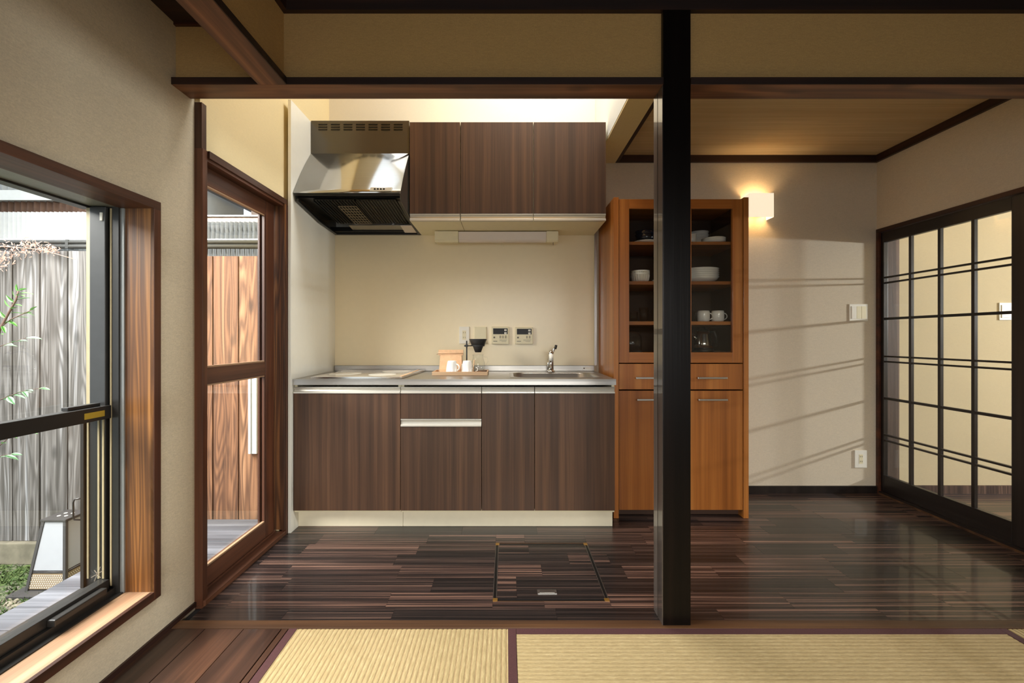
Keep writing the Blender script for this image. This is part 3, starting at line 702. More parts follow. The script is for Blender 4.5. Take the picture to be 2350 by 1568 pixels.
# induction hob: flat silver top with two pale cooking zones
hb = thing('induction_hob', 'flat silver induction hob with two pale round cooking zones on the worktop', 'hob', (-0.82, 2.62, 0.8505))
prism('top_plate', [(-1.10, 2.405), (-0.588, 2.405), (-0.560, 2.93), (-1.10, 2.93)], 'Z', 0.8505, 0.862, 'hob', hb, bevel=0.002)
box('front_trim', -1.10, -0.60, 2.399, 2.4045, 0.851, 0.861, 'steel_bright', hb)
box('side_trim', -0.606, -0.592, 2.42, 2.92, 0.8621, 0.8634, 'traywood', hb)
for cx, cy, r in ((-0.985, 2.61, 0.095), (-0.72, 2.80, 0.09), (-0.74, 2.55, 0.08)):
    lathe('cooking_zone', [(0, 0.0008), (r, 0.0008), (r, 0.0)], 'hobring', hb, (cx, cy, 0.8621), 36, smooth=False)

# ------------------------------------------------------------------ wall cabinets
YU = 2.590
def wall_unit(x0, x1, cuts, label):
    t = thing('wall_cabinet', label, 'cabinet', ((x0+x1)/2, 2.78, 1.791), None)
    box('body', x0+0.001, x1-0.001, YU+0.019, YB-0.005, 1.795, 2.388, 'cream', t)
    for a, b in cuts:
        d = box('door', a+0.0015, b-0.0015, YU, YU+0.018, 1.836, 2.391, 'laminate', t, bevel=0.0008)
        poly = [(YU-0.003, 1.793), (YU+0.018, 1.791), (YU+0.018, 1.835), (YU+0.002, 1.835), (YU-0.002, 1.831), (YU, 1.827), (YU+0.008, 1.818), (YU+0.006, 1.808), (YU-0.002, 1.803)]
        prism('finger_rail', poly, 'X', a+0.002, b-0.002, 'rail', d)
    return t
wall_unit(-0.5895, -0.2795, [(-0.588, -0.280)], 'narrow brown wall cabinet with one door beside the range hood')
wall_unit(-0.2785, 0.607, [(-0.279, 0.164), (0.164, 0.606)], 'wide brown wall cabinet with two doors above the sink')

# ------------------------------------------------------------------ range hood
hd = thing('range_hood', 'slanted stainless range hood with black filters above the hob', 'hood', (-0.89, 2.68, 1.795))
HX, HX2 = -1.190, -0.592
ub = box('upper_box', HX, HX2, 2.600, YB-0.005, 2.202, 2.405, 'hood_grey', hd, bevel=0.001)
for i in range(7):
    x = HX+0.045+i*0.0765
    for j in range(3):
        box('vent_slot', x, x+0.054, 2.5990, 2.602, 2.376-j*0.0155, 2.383-j*0.0155, 'black', ub)
        box('vent_lip', x, x+0.054, 2.5965, 2.600, 2.383-j*0.0155, 2.3855-j*0.0155, 'hood_grey', ub)
# curved front sheet
bm = bmesh.new(); prof = []
for i in range(13):
    u = i/12.0
    y = 2.599+(2.379-2.599)*u; z = 2.204+(1.890-2.204)*u
    bow = 0.012*math.sin(PI*u)
    prof.append((y-bow*0.8, z+bow*0.1))
inner = [(y+0.006, z-0.002) for y, z in prof]
vo = [[bm.verts.new((x+0.89, y-2.5, z-2.0)) for x in (HX, HX2)] for y, z in prof]
vi = [[bm.verts.new((x+0.89, y-2.5, z-2.0)) for x in (HX, HX2)] for y, z in inner]
for A, B in zip(vo, vo[1:]): bm.faces.new((A[0], A[1], B[1], B[0]))
for A, B in zip(vi, vi[1:]): bm.faces.new((A[0], B[0], B[1], A[1]))
for k2 in (0, 1):
    for i in range(12): bm.faces.new((vo[i][k2], vo[i+1][k2], vi[i+1][k2], vi[i][k2]))
bm.faces.new((vo[-1][0], vo[-1][1], vi[-1][1], vi[-1][0]))
from_bm('front_sheet', bm, 'steel_bright', hd, (-0.89, 2.5, 2.0), True)
side = [(2.606, 2.204), (2.385, 1.888), (2.402, 1.850), (2.69, 1.808), (YB-0.006, 1.796), (YB-0.006, 2.204)]
prism('side_panel', side, 'X', HX+0.0005, HX+0.005, 'hood_grey', hd)
prism('side_panel', side, 'X', HX2-0.005, HX2-0.0005, 'hood_grey', hd)
# under rim
prism('rim', [(2.380, 1.890), (2.386, 1.890), (2.394, 1.877), (2.388, 1.877)], 'X', HX+0.005, HX2-0.005, 'black', hd)
for xx in (HX+0.005, HX2-0.020):
    prism('rim', [(2.402, 1.850), (2.69, 1.808), (YB-0.006, 1.796), (YB-0.006, 1.808), (2.69, 1.822), (2.402, 1.862)], 'X', xx, xx+0.015, 'black', hd)
box('rim', HX+0.02, HX2-0.02, YB-0.03, YB-0.006, 1.796, 1.812, 'black', hd)
box('inner_back', HX+0.006, HX2-0.006, 2.90, YB-0.03, 1.806, 1.835, 'filter', hd)
prism('cavity', [(2.42, 1.885), (2.88, 1.885), (2.88, 1.875), (2.42, 1.875)], 'X', HX+0.006, HX2-0.006, 'black', hd)
# two filters, sloping down toward the wall
def filt(x0, x1, mesh):
    f = prism('filter', [(2.43, 1.868), (2.80, 1.834), (2.80, 1.838), (2.43, 1.872)], 'X', x0, x1, 'filter', hd)
    n = int((x1-x0)/0.017)
    for i in range(n+1):
        x = x0+(x1-x0)*i/n
        prism('louvre', [(2.435, 1.861), (2.79, 1.8275), (2.79, 1.8345), (2.435, 1.868)], 'X', x-0.0012, x+0.0012, 'filter' if mesh else 'louvre', f)
    box('filter_clip', (x0+x1)/2-0.006, (x0+x1)/2+0.006, 2.795, 2.803, 1.826, 1.834, 'chrome', f)
filt(-1.10, -0.868, True); filt(-0.858, -0.63, False)
gx = [-0.985+0.0175*i for i in range(7)]
for x in gx:
    prism('grid_wire', [(2.50, 1.8515), (2.79, 1.8245), (2.79, 1.8265), (2.50, 1.8535)], 'X', x-0.001, x+0.001, 'wire', hd)
for j in range(8):
    y = 2.50+0.041*j; z = 1.8525-(y-2.50)*0.0931
    box('grid_wire', gx[0], gx[-1], y-0.001, y+0.001, z-0.002, z, 'wire', hd)
prism('back_strip', [(2.81, 1.822), (2.90, 1.812), (2.90, 1.815), (2.81, 1.825)], 'X', -1.04, -0.70, 'steel', hd)
prism('lamp_cover', [(2.80, 1.816), (2.925, 1.802), (2.925, 1.807), (2.80, 1.821)], 'X', -0.695, -0.612, 'diffuser', hd)
sp_ = prism('switch_panel', [(2.393, 1.926), (2.407, 1.926), (2.386, 1.897), (2.372, 1.897)], 'X', -0.762, -0.640, 'rail', hd, bevel=0.002)
for i in range(4):
    box('button', -0.738+0.017*i, -0.729+0.017*i, 2.3775, 2.390, 1.908, 1.915, 'display', sp_)

# under-cabinet light
ul = thing('under_cabinet_light', 'slim white tube light under the wide wall cabinet', 'light', (-0.05, 2.86, 1.72))
UZ0, UZ1 = wz(557, 342), 1.791
def ub_prism(nm, x0, x1, mt, par, dy=0.0, dz=0.0):
    return prism(nm, [(2.835+dy, UZ1-dz), (2.90, UZ1-dz), (2.90, UZ0+0.002+dz), (2.85+dy, UZ0+dz), (2.838+dy, UZ0+0.012+dz)], 'X', x0, x1, mt, par, bevel=0.0015)
ub_prism('end_housing', wx(998, 344), wx(1052, 344), 'cream', ul)
ub_prism('tube_cover', wx(1052, 344)+0.001, wx(1254, 344)-0.001, 'diffuser', ul, 0.004, 0.003)
ub_prism('end_housing', wx(1254, 344), wx(1281, 344), 'cream', ul)
tube('pull_switch', [(wx(1270, 344), 2.86, UZ0+0.002), (wx(1270, 344), 2.86, UZ0-0.018)], 0.0018, 'mark', ul, n=6)

# ------------------------------------------------------------------ wall plates and controls
def plate_xz(px0, px1, py0, py1, s):
    return wx(px0, s), wx(px1, s), wz(py1, s), wz(py0, s)
YP = YB-0.0045
def outlet(name, label, px0, px1, py0, py1, y=YP, group=None):
    x0, x1, z0, z1 = plate_xz(px0, px1, py0, py1, 330); cx, cz = (x0+x1)/2, (z0+z1)/2
    t = thing(name, label, 'outlet', (cx, y, z0))
    box('cover_plate', x0, x1, y-0.008, y, z0, z1, 'white', t, bevel=0.002)
    f = box('socket_face', cx-0.013, cx+0.013, y-0.0095, y-0.008, cz-0.032, cz+0.032, 'cream', t)
    for dz in (0.018, -0.016):
        for dx in (-0.006, 0.006):
            box('slot', cx+dx-0.001, cx+dx+0.001, y-0.0102, y-0.0094, cz+dz-0.005, cz+dz+0.005, 'display', f)
    return t
outlet('power_outlet', 'white double power outlet on the splashback behind the coffee dripper', 1054, 1077, 750, 789)
outlet('power_outlet', 'white power outlet low on the linen wall near the lattice door', 1962, 1990, 1034, 1074, YB-0.0005)
def switch(label, px0, px1, py0, py1, y, bars):
    x0, x1, z0, z1 = plate_xz(px0, px1, py0, py1, 330); cx, cz = (x0+x1)/2, (z0+z1)/2
    t = thing('wall_switch', label, 'switch', (cx, y, z0))
    box('cover_plate', x0, x1, y-0.007, y, z0, z1, 'white', t, bevel=0.002)
    n = bars; w_ = (x1-x0-0.024)/n
    for i in range(n):
        box('rocker', x0+0.012+i*w_+0.001, x0+0.012+(i+1)*w_-0.001, y-0.0105, y-0.007, z0+0.016, z1-0.016, 'cream' if i else 'white', t, bevel=0.001)
switch('large white rocker switch plate on the linen wall beside the lattice door', 1950, 1992, 698, 737, YB-0.0005, 3)
switch('white switch plate on the hall wall seen through the lattice glass', 2292, 2320, 695, 735, YB-0.0065, 1)
x0, x1, z0, z1 = plate_xz(1088, 1117, 750, 790, 330)
t = thing('blank_plate', 'plain cream cover plate behind the black coffee dripper', 'plate', ((x0+x1)/2, YP, z0))
box('back_plate', x0, x1, YP-0.005, YP, z0, z1, 'cream', t, bevel=0.0015)
box('face', x0+0.004, x1-0.003, YP-0.012, YP-0.005, z0+0.004, z1-0.004, 'cream', t, bevel=0.002)
def remote(label, px0, px1, py0, py1, nbtn):
    x0, x1, z0, z1 = plate_xz(px0, px1, py0, py1, 330); W = x1-x0; Hh = z1-z0
    t = thing('water_heater_control', label, 'control panel', ((x0+x1)/2, YP, z0))
    y = YP-0.018
    box('case', x0, x1, y, YP, z0, z1, 'cream', t, bevel=0.004)
    dp = box('display', x0+W*0.10, x1-W*0.08, y-0.0012, y+0.001, z0+Hh*0.57, z0+Hh*0.90, 'display', t)
    for q in (0.80, 0.63):
        bt = box('key', x0+W*0.735, x0+W*0.865, y-0.003, y-0.0012, z0+Hh*q-0.0065, z0+Hh*q+0.0065, 'white', dp, bevel=0.0012)
        box('key_mark', x0+W*0.79, x0+W*0.82, y-0.0034, y-0.0029, z0+Hh*q-0.002, z0+Hh*q+0.002, 'display', dp)
    box('button', x0+W*0.11, x0+W*0.21, y-0.002, y, z0+Hh*0.34, z0+Hh*0.43, 'mark', t)
    for i in range(nbtn):
        a = x1-W*0.09-W*0.155*(i+1)
        bt = box('button', a, a+W*0.12, y-0.0018, y, z0+Hh*0.33, z0+Hh*0.50, 'cream', t)
        for j in range(3):
            box('character_stroke', a+W*0.01, a+W*0.11, y-0.0024, y-0.0017, z0+Hh*(0.35+0.05*j), z0+Hh*(0.37+0.05*j), 'mark', bt)
        box('character_stroke', a+W*0.045, a+W*0.06, y-0.0026, y-0.0017, z0+Hh*0.34, z0+Hh*0.49, 'display', bt)
    box('maker_print', x0+W*0.10, x0+W*0.33, y-0.0006, y+0.0004, z0+Hh*0.155, z0+Hh*0.18, 'display', t)
    for j, (a, b) in enumerate(((0.46, 0.90), (0.46, 0.86), (0.58, 0.84))):
        box('small_print', x0+W*a, x0+W*b, y-0.0006, y+0.0004, z0+Hh*(0.245-0.05*j), z0+Hh*(0.258-0.05*j), 'mark', t)
remote('cream water heater control with three small buttons on the splashback', 1128, 1168, 750, 790, 3)
remote('cream water heater control with two small buttons nearer the cupboard', 1182, 1223, 751, 790, 2)

# ------------------------------------------------------------------ faucet
fx, fy = wx(1264, 338), 2.895
t = thing('faucet', 'chrome single lever faucet standing behind the sink', 'faucet', (fx, fy, 0.8515))
lathe('base_ring', [(0, 0), (0.028, 0), (0.028, 0.006), (0.022, 0.012), (0.0, 0.012)], 'chrome', t, (fx, fy, 0.8515))
tube('body', [(fx, fy, 0.862), (fx, fy, 0.94), (fx+0.002, fy-0.003, 0.965)], [0.019, 0.017, 0.016], 'chrome', t, 16)
tube('spout', [(fx-0.004, fy-0.005, 0.93), (fx-0.008, fy-0.05, 0.985), (fx-0.012, fy-0.10, 1.0), (fx-0.015, fy-0.15, 0.992), (fx-0.016, fy-0.17, 0.972)], [0.012, 0.012, 0.012, 0.012, 0.013], 'chrome', t, 14)
tube('nozzle', [(fx-0.016, fy-0.170, 0.976), (fx-0.016, fy-0.175, 0.935)], [0.0145, 0.0135], 'white', t, 14)
lv = tube('lever', [(fx+0.003, fy-0.004, 0.962), (fx+0.014, fy-0.02, 0.995), (fx+0.026, fy-0.04, 1.018)], [0.013, 0.009, 0.007], 'chrome', t, 12)
tube('lever_tip', [(fx+0.026, fy-0.04, 1.008), (fx+0.031, fy-0.046, 1.032)], [0.0085, 0.0085], 'bronze', lv, 12)
tube('filter_stem', [(fx-0.016, fy+0.01, 0.862), (fx-0.016, fy+0.01, 0.935)], 0.006, 'chrome', t, 10)

# ------------------------------------------------------------------ coffee tray
TZ = 0.8505; TX0, TX1, TY0, TY1 = wx(991, 374), wx(1119, 374), 2.622, 2.80
t = thing('serving_tray', 'pale wooden tray carrying the coffee set on the worktop', 'tray', ((TX0+TX1)/2, (TY0+TY1)/2, TZ))
box('tray_base', TX0+0.006, TX1-0.006, TY0+0.006, TY1-0.006, TZ, TZ+0.010, 'traywood', t)
for r_ in ((TX0, TX1, TY0, TY0+0.006), (TX0, TX1, TY1-0.006, TY1), (TX0, TX0+0.006, TY0+0.006, TY1-0.006), (TX1-0.006, TX1, TY0+0.006, TY1-0.006)):
    box('tray_edge', r_[0], r_[1], r_[2], r_[3], TZ, TZ+0.022, 'traywood', t, bevel=0.001)
TB = TZ+0.010
def mug_up(cx, cy, ang, label):
    t = thing('mug', label, 'mug', (cx, cy, TB))
    lathe('cup', [(0.032, 0.0), (0.038, 0.0), (0.0375, 0.006), (0.034, 0.04), (0.028, 0.070), (0.024, 0.077), (0.020, 0.077), (0.020, 0.074), (0.0, 0.074)], 'porcelain', t, (cx, cy, TB))
    pts = []
    for i in range(9):
        a = -PI/2+PI*i/8
        d = 0.029+0.026*math.cos(a); z = 0.036+0.021*math.sin(a)
        pts.append((cx+d*math.cos(ang), cy+d*math.sin(ang), TB+z))
    tube('handle', pts, 0.0042, 'porcelain', t, 8)
mug_up(wx(1037, 366), 2.675, -0.45, 'white mug upside down in front of the kraft paper bag')
mug_up(wx(1072, 366), 2.684, PI-0.75, 'white mug upside down in front of the dripper stand')
# kraft bag with folded top
bx0, bx1, by = wx(1007, 356), wx(1062, 356), 2.765
t = thing('paper_bag', 'brown kraft paper bag with a folded top standing on the tray', 'bag', ((bx0+bx1)/2, by, TB))
bm = bmesh.new(); cxb = (bx0+bx1)/2
sec = [(0.0, 0.070, 0.026), (0.02, 0.074, 0.027), (0.07, 0.070, 0.020), (0.105, 0.068, 0.010), (0.118, 0.068, 0.006)]
loops = []
for z, hw, hd_ in sec:
    lp = []
    for x, y in ((-1, -1), (-0.4, -1.12), (0.4, -1.12), (1, -1), (1.05, 0), (1, 1), (0, 1.1), (-1, 1), (-1.05, 0)):
        lp.append(bm.verts.new((x*hw+random.uniform(-.001, .001), y*hd_, z)))
    loops.append(lp)
for A, B in zip(loops, loops[1:]):
    for i in range(9): bm.faces.new((A[i], A[(i+1) % 9], B[(i+1) % 9], B[i]))
bm.faces.new(loops[0][::-1]); bm.faces.new(loops[-1])
from_bm('bag_body', bm, 'kraft', t, (cxb, by, TB))
prism('folded_top', [(by-0.010, TB+0.108), (by+0.008, TB+0.108), (by+0.008, TB+0.143), (by-0.005, TB+0.143)], 'X', bx0-0.004, bx1+0.002, 'kraft', t, bevel=0.001)
tube('tin_tie', [(bx0-0.012, by-0.010, TB+0.112), (bx0-0.008, by-0.013, TB+0.122), (bx1+0.004, by-0.012, TB+0.122)], 0.0025, 'traywood', t, 6)
# drip stand
rx, ry = wx(1071, 356), 2.752; ccx = wx(1097, 356)
t = thing('drip_stand', 'black metal coffee drip stand with a small wooden base', 'stand', (ccx-0.02, ry, TB))
box('stand_base', rx-0.012, ccx+0.055, ry-0.045, ry+0.040, TB, TB+0.010, 'cedar_dark', t, bevel=0.002)
tube('rod', [(rx, ry, TB+0.010), (rx, ry, 1.062)], 0.0045, 'ceramic_black', t, 10)
lathe('ring', [(0.036, -0.003), (0.042, -0.003), (0.042, 0.003), (0.036, 0.003), (0.036, -0.003)], 'ceramic_black', t, (ccx, ry, 1.030), 28, smooth=False)
tube('arm', [(rx, ry, 1.030), (ccx-0.041, ry, 1.030)], 0.0035, 'ceramic_black', t, 8)
box('clamp', rx-0.008, rx+0.008, ry-0.008, ry+0.008, 1.022, 1.038, 'ceramic_black', t, bevel=0.002)
tube('clamp_knob', [(rx-0.006, ry, 1.030), (rx-0.016, ry, 1.030)], 0.0055, 'ceramic_black', t, 10)
t = thing('coffee_dripper', 'black ceramic cone dripper held in the ring of the drip stand', 'dripper', (ccx, ry, 0.988))
lathe('cone', [(0.0, 0.0), (0.019, 0.0), (0.0345, 0.040), (0.0352, 0.044), (0.0415, 0.0455), (0.0565, 0.083), (0.0565, 0.086), (0.053, 0.086), (0.034, 0.040), (0.014, 0.004), (0, 0.004)], 'ceramic_black', t, (ccx, ry, 0.988))
lathe('collar', [(0.043, 0.0), (0.0445, 0.0), (0.0445, 0.003), (0.043, 0.003), (0.043, 0.0)], 'ceramic_black', t, (ccx, ry, 1.0335), 28)
t = thing('glass_carafe', 'clear glass coffee carafe standing under the black dripper', 'carafe', (ccx, ry, TB+0.0105))
lathe('jug', [(0, 0.001), (0.040, 0.001), (0.046, 0.012), (0.044, 0.05), (0.034, 0.080), (0.033, 0.095), (0.036, 0.102), (0.034, 0.102), (0.031, 0.095), (0.032, 0.080), (0.042, 0.05), (0.044, 0.012), (0.038, 0.003), (0, 0.003)], 'thin_glass', t, (ccx, ry, TB+0.0105))
tube('handle', [(ccx+0.034, ry, TB+0.10), (ccx+0.060, ry, TB+0.095), (ccx+0.066, ry, TB+0.07), (ccx+0.046, ry, TB+0.04)], 0.0032, 'thin_glass', t, 8)
jx, jy = wx(1086, 368), 2.668
t = thing('glass_cup', 'small glass cup with a handle and a wooden stirrer on the tray', 'cup', (jx, jy, TB))
lathe('cup', [(0, 0.0), (0.014, 0.0), (0.017, 0.045), (0.0155, 0.045), (0.0125, 0.003), (0, 0.003)], 'thin_glass', t, (jx, jy, TB))
tube('handle', [(jx+0.015, jy, TB+0.036), (jx+0.026, jy, TB+0.032), (jx+0.026, jy, TB+0.016), (jx+0.014, jy, TB+0.012)], 0.0025, 'porcelain', t, 8)
tag(tube('stirrer', [(jx-0.002, jy, TB+0.004), (jx+0.006, jy, TB+0.085)], 0.0032, 'traywood', None, 8), 'pale wooden stirrer standing in the small glass cup', 'stirrer')

# ------------------------------------------------------------------ cupboard
CX0, CX1, CYF, CT = 0.642, 1.449, 2.555, 1.922
cb = thing('cupboard', 'tall cherry wood cupboard with glass doors behind the black post', 'cupboard', ((CX0+CX1)/2, 2.76, 0))
T = 0.030
box('side_panel', CX0, CX0+T, CYF-0.004, YB-0.006, 0.001, CT, 'cupboard', cb, bevel=0.001)
box('side_panel', CX1-T, CX1, CYF-0.004, YB-0.006, 0.001, CT, 'cupboard', cb, bevel=0.001)
box('top_board', CX0+T, CX1-T, CYF+0.024, YB-0.006, CT-0.028, CT-0.006, 'cupboard_x', cb)
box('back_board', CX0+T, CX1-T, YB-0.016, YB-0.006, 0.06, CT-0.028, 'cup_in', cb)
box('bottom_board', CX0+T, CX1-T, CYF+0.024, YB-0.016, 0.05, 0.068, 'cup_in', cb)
box('kick_board', CX0+T, CX1-T, CYF+0.055, CYF+0.07, 0.002, 0.05, 'cup_in', cb)  # shade of the recess put into the board's dark colour
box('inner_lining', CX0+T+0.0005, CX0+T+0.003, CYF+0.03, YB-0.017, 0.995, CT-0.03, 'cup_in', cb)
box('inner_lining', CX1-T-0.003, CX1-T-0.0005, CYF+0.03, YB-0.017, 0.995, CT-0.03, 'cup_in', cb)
SH = [(1.646, 1.664), (1.404, 1.424), (1.160, 1.181)]
for a, b in SH: box('shelf', CX0+T+0.004, CX1-T-0.004, CYF+0.030, YB-0.017, a, b, 'cupboard_x', cb)
box('middle_board', CX0+T, CX1-T, CYF+0.024, YB-0.016, 0.972, 0.990, 'cupboard_x', cb)
XM = (CX0+CX1)/2
for x0, x1 in ((CX0+T+0.003, XM-0.0015), (XM+0.0015, CX1-T-0.003)):
    z0, z1, fw = 0.931, 1.912, 0.061
    st_ = box('glass_door', x0, x0+fw, CYF, CYF+0.022, z0, z1, 'cupboard', cb, bevel=0.001)
    box('door_stile', x1-fw, x1, CYF, CYF+0.022, z0, z1, 'cupboard', st_, bevel=0.001)
    box('door_rail', x0+fw, x1-fw, CYF+0.0005, CYF+0.0215, z1-0.057, z1, 'cupboard_x', st_, bevel=0.001)
    box('door_rail', x0+fw, x1-fw, CYF+0.0005, CYF+0.0215, z0, z0+0.063, 'cupboard_x', st_, bevel=0.001)
    box('pane', x0+fw, x1-fw, CYF+0.012, CYF+0.016, z0+0.063, z1-0.057, 'cupglass', st_)
    dw = box('drawer', x0, x1, CYF, CYF+0.02, 0.772, 0.925, 'cupboard', cb, bevel=0.001)
    dl = box('door', x0, x1, CYF, CYF+0.02, 0.050, 0.764, 'cupboard', cb, bevel=0.001)
    right = x0 > XM
    for par, zz, pa, pb in ((dw, 0.842, 1459 if not right else 1601, 1527 if not right else 1669), (dl, 0.712, 1462 if not right else 1603, 1530 if not right else 1670)):
        a, b = wx(pa, 386), wx(pb, 386)
        hnd = box('handle', a, b, CYF-0.024, CYF-0.016, zz-0.0055, zz+0.0055, 'alu', par, bevel=0.002)
        for q in (a+0.006, b-0.012): box('handle_foot', q, q+0.006, CYF-0.017, CYF+0.0005, zz-0.003, zz+0.003, 'alu', hnd)

# crockery
ORD = {2: ('lower', 'upper'), 3: ('bottom', 'middle', 'top'), 5: ('bottom', 'second from bottom', 'middle', 'second from top', 'top')}
def stack(name, cat, label_one, group, cx, cy, z, prof, count, dz, mat='porcelain', **kw):
    for i in range(count):
        o = lathe(name, prof, mat, None, (cx, cy, z+i*dz), **kw)
        tag(o, label_one+', '+ORD[count][i]+' one', cat, group)
z1_, z2_, z3_, z4_ = 1.664, 1.424, 1.181, 0.990
plate_p = lambda r: [(0, 0.0), (r*0.6, 0.0), (r, 0.014), (r, 0.017), (r*0.58, 0.004), (0, 0.004)]
bowl_p = lambda r, h_: [(0, 0.0), (r*0.45, 0.0), (r*0.78, h_*0.35), (r, h_), (r*0.95, h_), (r*0.72, h_*0.36), (r*0.4, 0.005), (0, 0.005)]
stack('plate', 'plate', 'small white plate stacked on the top shelf', 'plates on the top shelf', 1.292, 2.662, z1_, plate_p(0.070), 3, 0.009)
stack('bowl', 'bowl', 'white bowl stacked behind the plates on the top shelf', 'bowls on the top shelf', 1.262, 2.80, z1_, bowl_p(0.062, 0.068), 3, 0.020)
o = lathe('tea_cup', [(0, 0), (0.026, 0), (0.034, 0.06), (0.032, 0.06), (0.024, 0.004), (0, 0.004)], 'porcelain', None, (1.150, 2.66, z1_)); tag(o, 'white cup left of the white bowls on the top shelf', 'cup')
o = lathe('plate', plate_p(0.075), 'porcelain', None, (0.870, 2.672, z1_)); tag(o, 'white plate under the dark blue bowls', 'plate')
stack('bowl', 'bowl', 'dark blue glazed bowl stacked on the white plate', 'dark blue bowls', 0.870, 2.672, z1_+0.006, bowl_p(0.062, 0.055), 2, 0.022, 'blueware')
o = lathe('tea_cup', [(0, 0), (0.026, 0), (0.034, 0.06), (0.032, 0.06), (0.024, 0.004), (0, 0.004)], 'porcelain', None, (0.968, 2.72, z1_)); tag(o, 'white cup right of the dark blue bowls', 'cup')
stack('fluted_bowl', 'bowl', 'white fluted bowl in the pair on the middle shelf', 'fluted bowls', 0.832, 2.655, z2_, [(0, 0), (0.040, 0.0), (0.050, 0.012), (0.055, 0.042), (0.0565, 0.046), (0.0575, 0.055), (0.0545, 0.055), (0.050, 0.03), (0.036, 0.006), (0, 0.006)], 2, 0.017, n=96, flutes=24, fl_amp=0.05, fl_z=(0.01, 0.043))
o = lathe('plate', plate_p(0.06), 'porcelain', None, (0.972, 2.66, z2_)); tag(o, 'white plate beside the fluted bowls', 'plate')
stack('serving_bowl', 'bowl', 'wide white dish in the tall stack on the middle shelf', 'wide dishes on the middle shelf', 1.225, 2.715, z2_, [(0, 0), (0.07, 0), (0.105, 0.022), (0.118, 0.040), (0.115, 0.040), (0.10, 0.022), (0.066, 0.005), (0, 0.005)], 5, 0.0125)
def tumbler(cx, cy, z, r, hh, label, group=None):
    o = lathe('drinking_glass', [(0, 0), (r*0.8, 0), (r, hh), (r*0.94, hh), (r*0.74, 0.006), (0, 0.006)], 'thin_glass', None, (cx, cy, z), 20)
    tag(o, label, 'glass', group)
for cx, cy, r, hh, lb in ((0.79, 2.64, 0.024, 0.06, 'short clear glass against the cupboard side on the third shelf'), (0.855, 2.66, 0.028, 0.09, 'tallest clear glass in the row on the third shelf'),
                          (0.925, 2.64, 0.026, 0.075, 'clear glass next to the tallest one, towards the post'), (0.89, 2.76, 0.03, 0.085, 'wide clear glass behind the other glasses on the third shelf')):
    tumbler(cx, cy, z3_, r, hh, lb, 'drinking glasses left')
tumbler(1.165, 2.69, z3_, 0.030, 0.065, 'clear drinking glass left of the shelf mugs')
def mug(cx, cy, z, label):
    t = thing('mug', label, 'mug', (cx, cy, z))
    lathe('cup', [(0, 0), (0.030, 0), (0.036, 0.010), (0.0375, 0.055), (0.034, 0.069), (0.032, 0.069), (0.034, 0.055), (0.032, 0.012), (0, 0.005)], 'porcelain', t, (cx, cy, z))
    pts = [(cx+0.034+0.022*math.cos(-PI/2+PI*i/8), cy-0.004, z+0.034+0.020*math.sin(-PI/2+PI*i/8)) for i in range(9)]
    tube('handle', pts, 0.0036, 'porcelain', t, 8)
mug(wx(1615, 368), 2.665, z3_, 'white shelf mug next to the clear glass')
mug(wx(1647, 368), 2.660, z3_, 'white shelf mug next to the cupboard side')
kx, ky = 1.245, 2.70
t = thing('electric_kettle', 'steel electric kettle with black base inside the cupboard', 'kettle', (kx, ky, z4_))
lathe('base', [(0, 0), (0.062, 0), (0.062, 0.018), (0.056, 0.022), (0, 0.022)], 'black', t, (kx, ky, z4_))
lathe('body', [(0.0, 0.024), (0.057, 0.024), (0.052, 0.06), (0.042, 0.115), (0.036, 0.132), (0, 0.132)], 'steel_bright', t, (kx, ky, z4_))
lathe('lid', [(0.034, 0.1325), (0.034, 0.142), (0.012, 0.148), (0.012, 0.158), (0, 0.158)], 'black', t, (kx, ky, z4_))
tube('handle', [(kx+0.040, ky, z4_+0.128), (kx+0.072, ky, z4_+0.130), (kx+0.082, ky, z4_+0.10), (kx+0.086, ky, z4_+0.035)], 0.008, 'black', t, 8)
tube('spout', [(kx-0.045, ky, z4_+0.08), (kx-0.060, ky, z4_+0.11)], [0.010, 0.007], 'steel_bright', t, 8)
t = thing('glass_pitcher', 'clear domed glass pitcher in the cupboard beside the post', 'pitcher', (0.80, 2.72, z4_))
lathe('pitcher_body', [(0, 0.001), (0.062, 0.001), (0.064, 0.06), (0.060, 0.10), (0.04, 0.128), (0.0, 0.134), (0, 0.132), (0.039, 0.126), (0.058, 0.10), (0.062, 0.06), (0.060, 0.004), (0, 0.004)], 'thin_glass', t, (0.80, 2.72, z4_))
lathe('pitcher_base', [(0, 0), (0.066, 0), (0.066, 0.001), (0, 0.001)], 'porcelain', t, (0.80, 2.72, z4_), 28)
tumbler(0.95, 2.70, z4_, 0.022, 0.05, 'small clear glass on the bottom shelf beside the pitcher')

# ------------------------------------------------------------------ wall lamp
LX0, LX1, LY0, LZ0, LZ1 = 1.645, 1.806, 2.880, wz(498, 340), wz(443, 340)
t = thing('wall_lamp', 'glowing white square wall lamp beside the cupboard', 'lamp', ((LX0+LX1)/2, YB, LZ0))
bm = bmesh.new(); th = 0.003
for b in ((LX0, LX1, LY0, LY0+th), (LX0, LX0+th, LY0+th, YB-0.012), (LX1-th, LX1, LY0+th, YB-0.012)):
    bm_box(bm, b[0]-1.72, b[1]-1.72, b[2]-2.9, b[3]-2.9, LZ0-1.9, LZ1-1.9)
from_bm('shade', bm, 'lampshade', t, (1.72, 2.9, 1.9))
box('wall_mount', LX0+0.03, LX1-0.03, YB-0.012, YB-0.0005, LZ0+0.03, LZ1-0.03, 'white', t)
bl = lathe('bulb', [(0, 0), (0.012, 0.002), (0.022, 0.02), (0.024, 0.035), (0.014, 0.06), (0, 0.068)], emit('bulb_glow', (1.0, 0.80, 0.52, 1), 2.5), t, ((LX0+LX1)/2, 2.93, LZ0+0.045), 16)
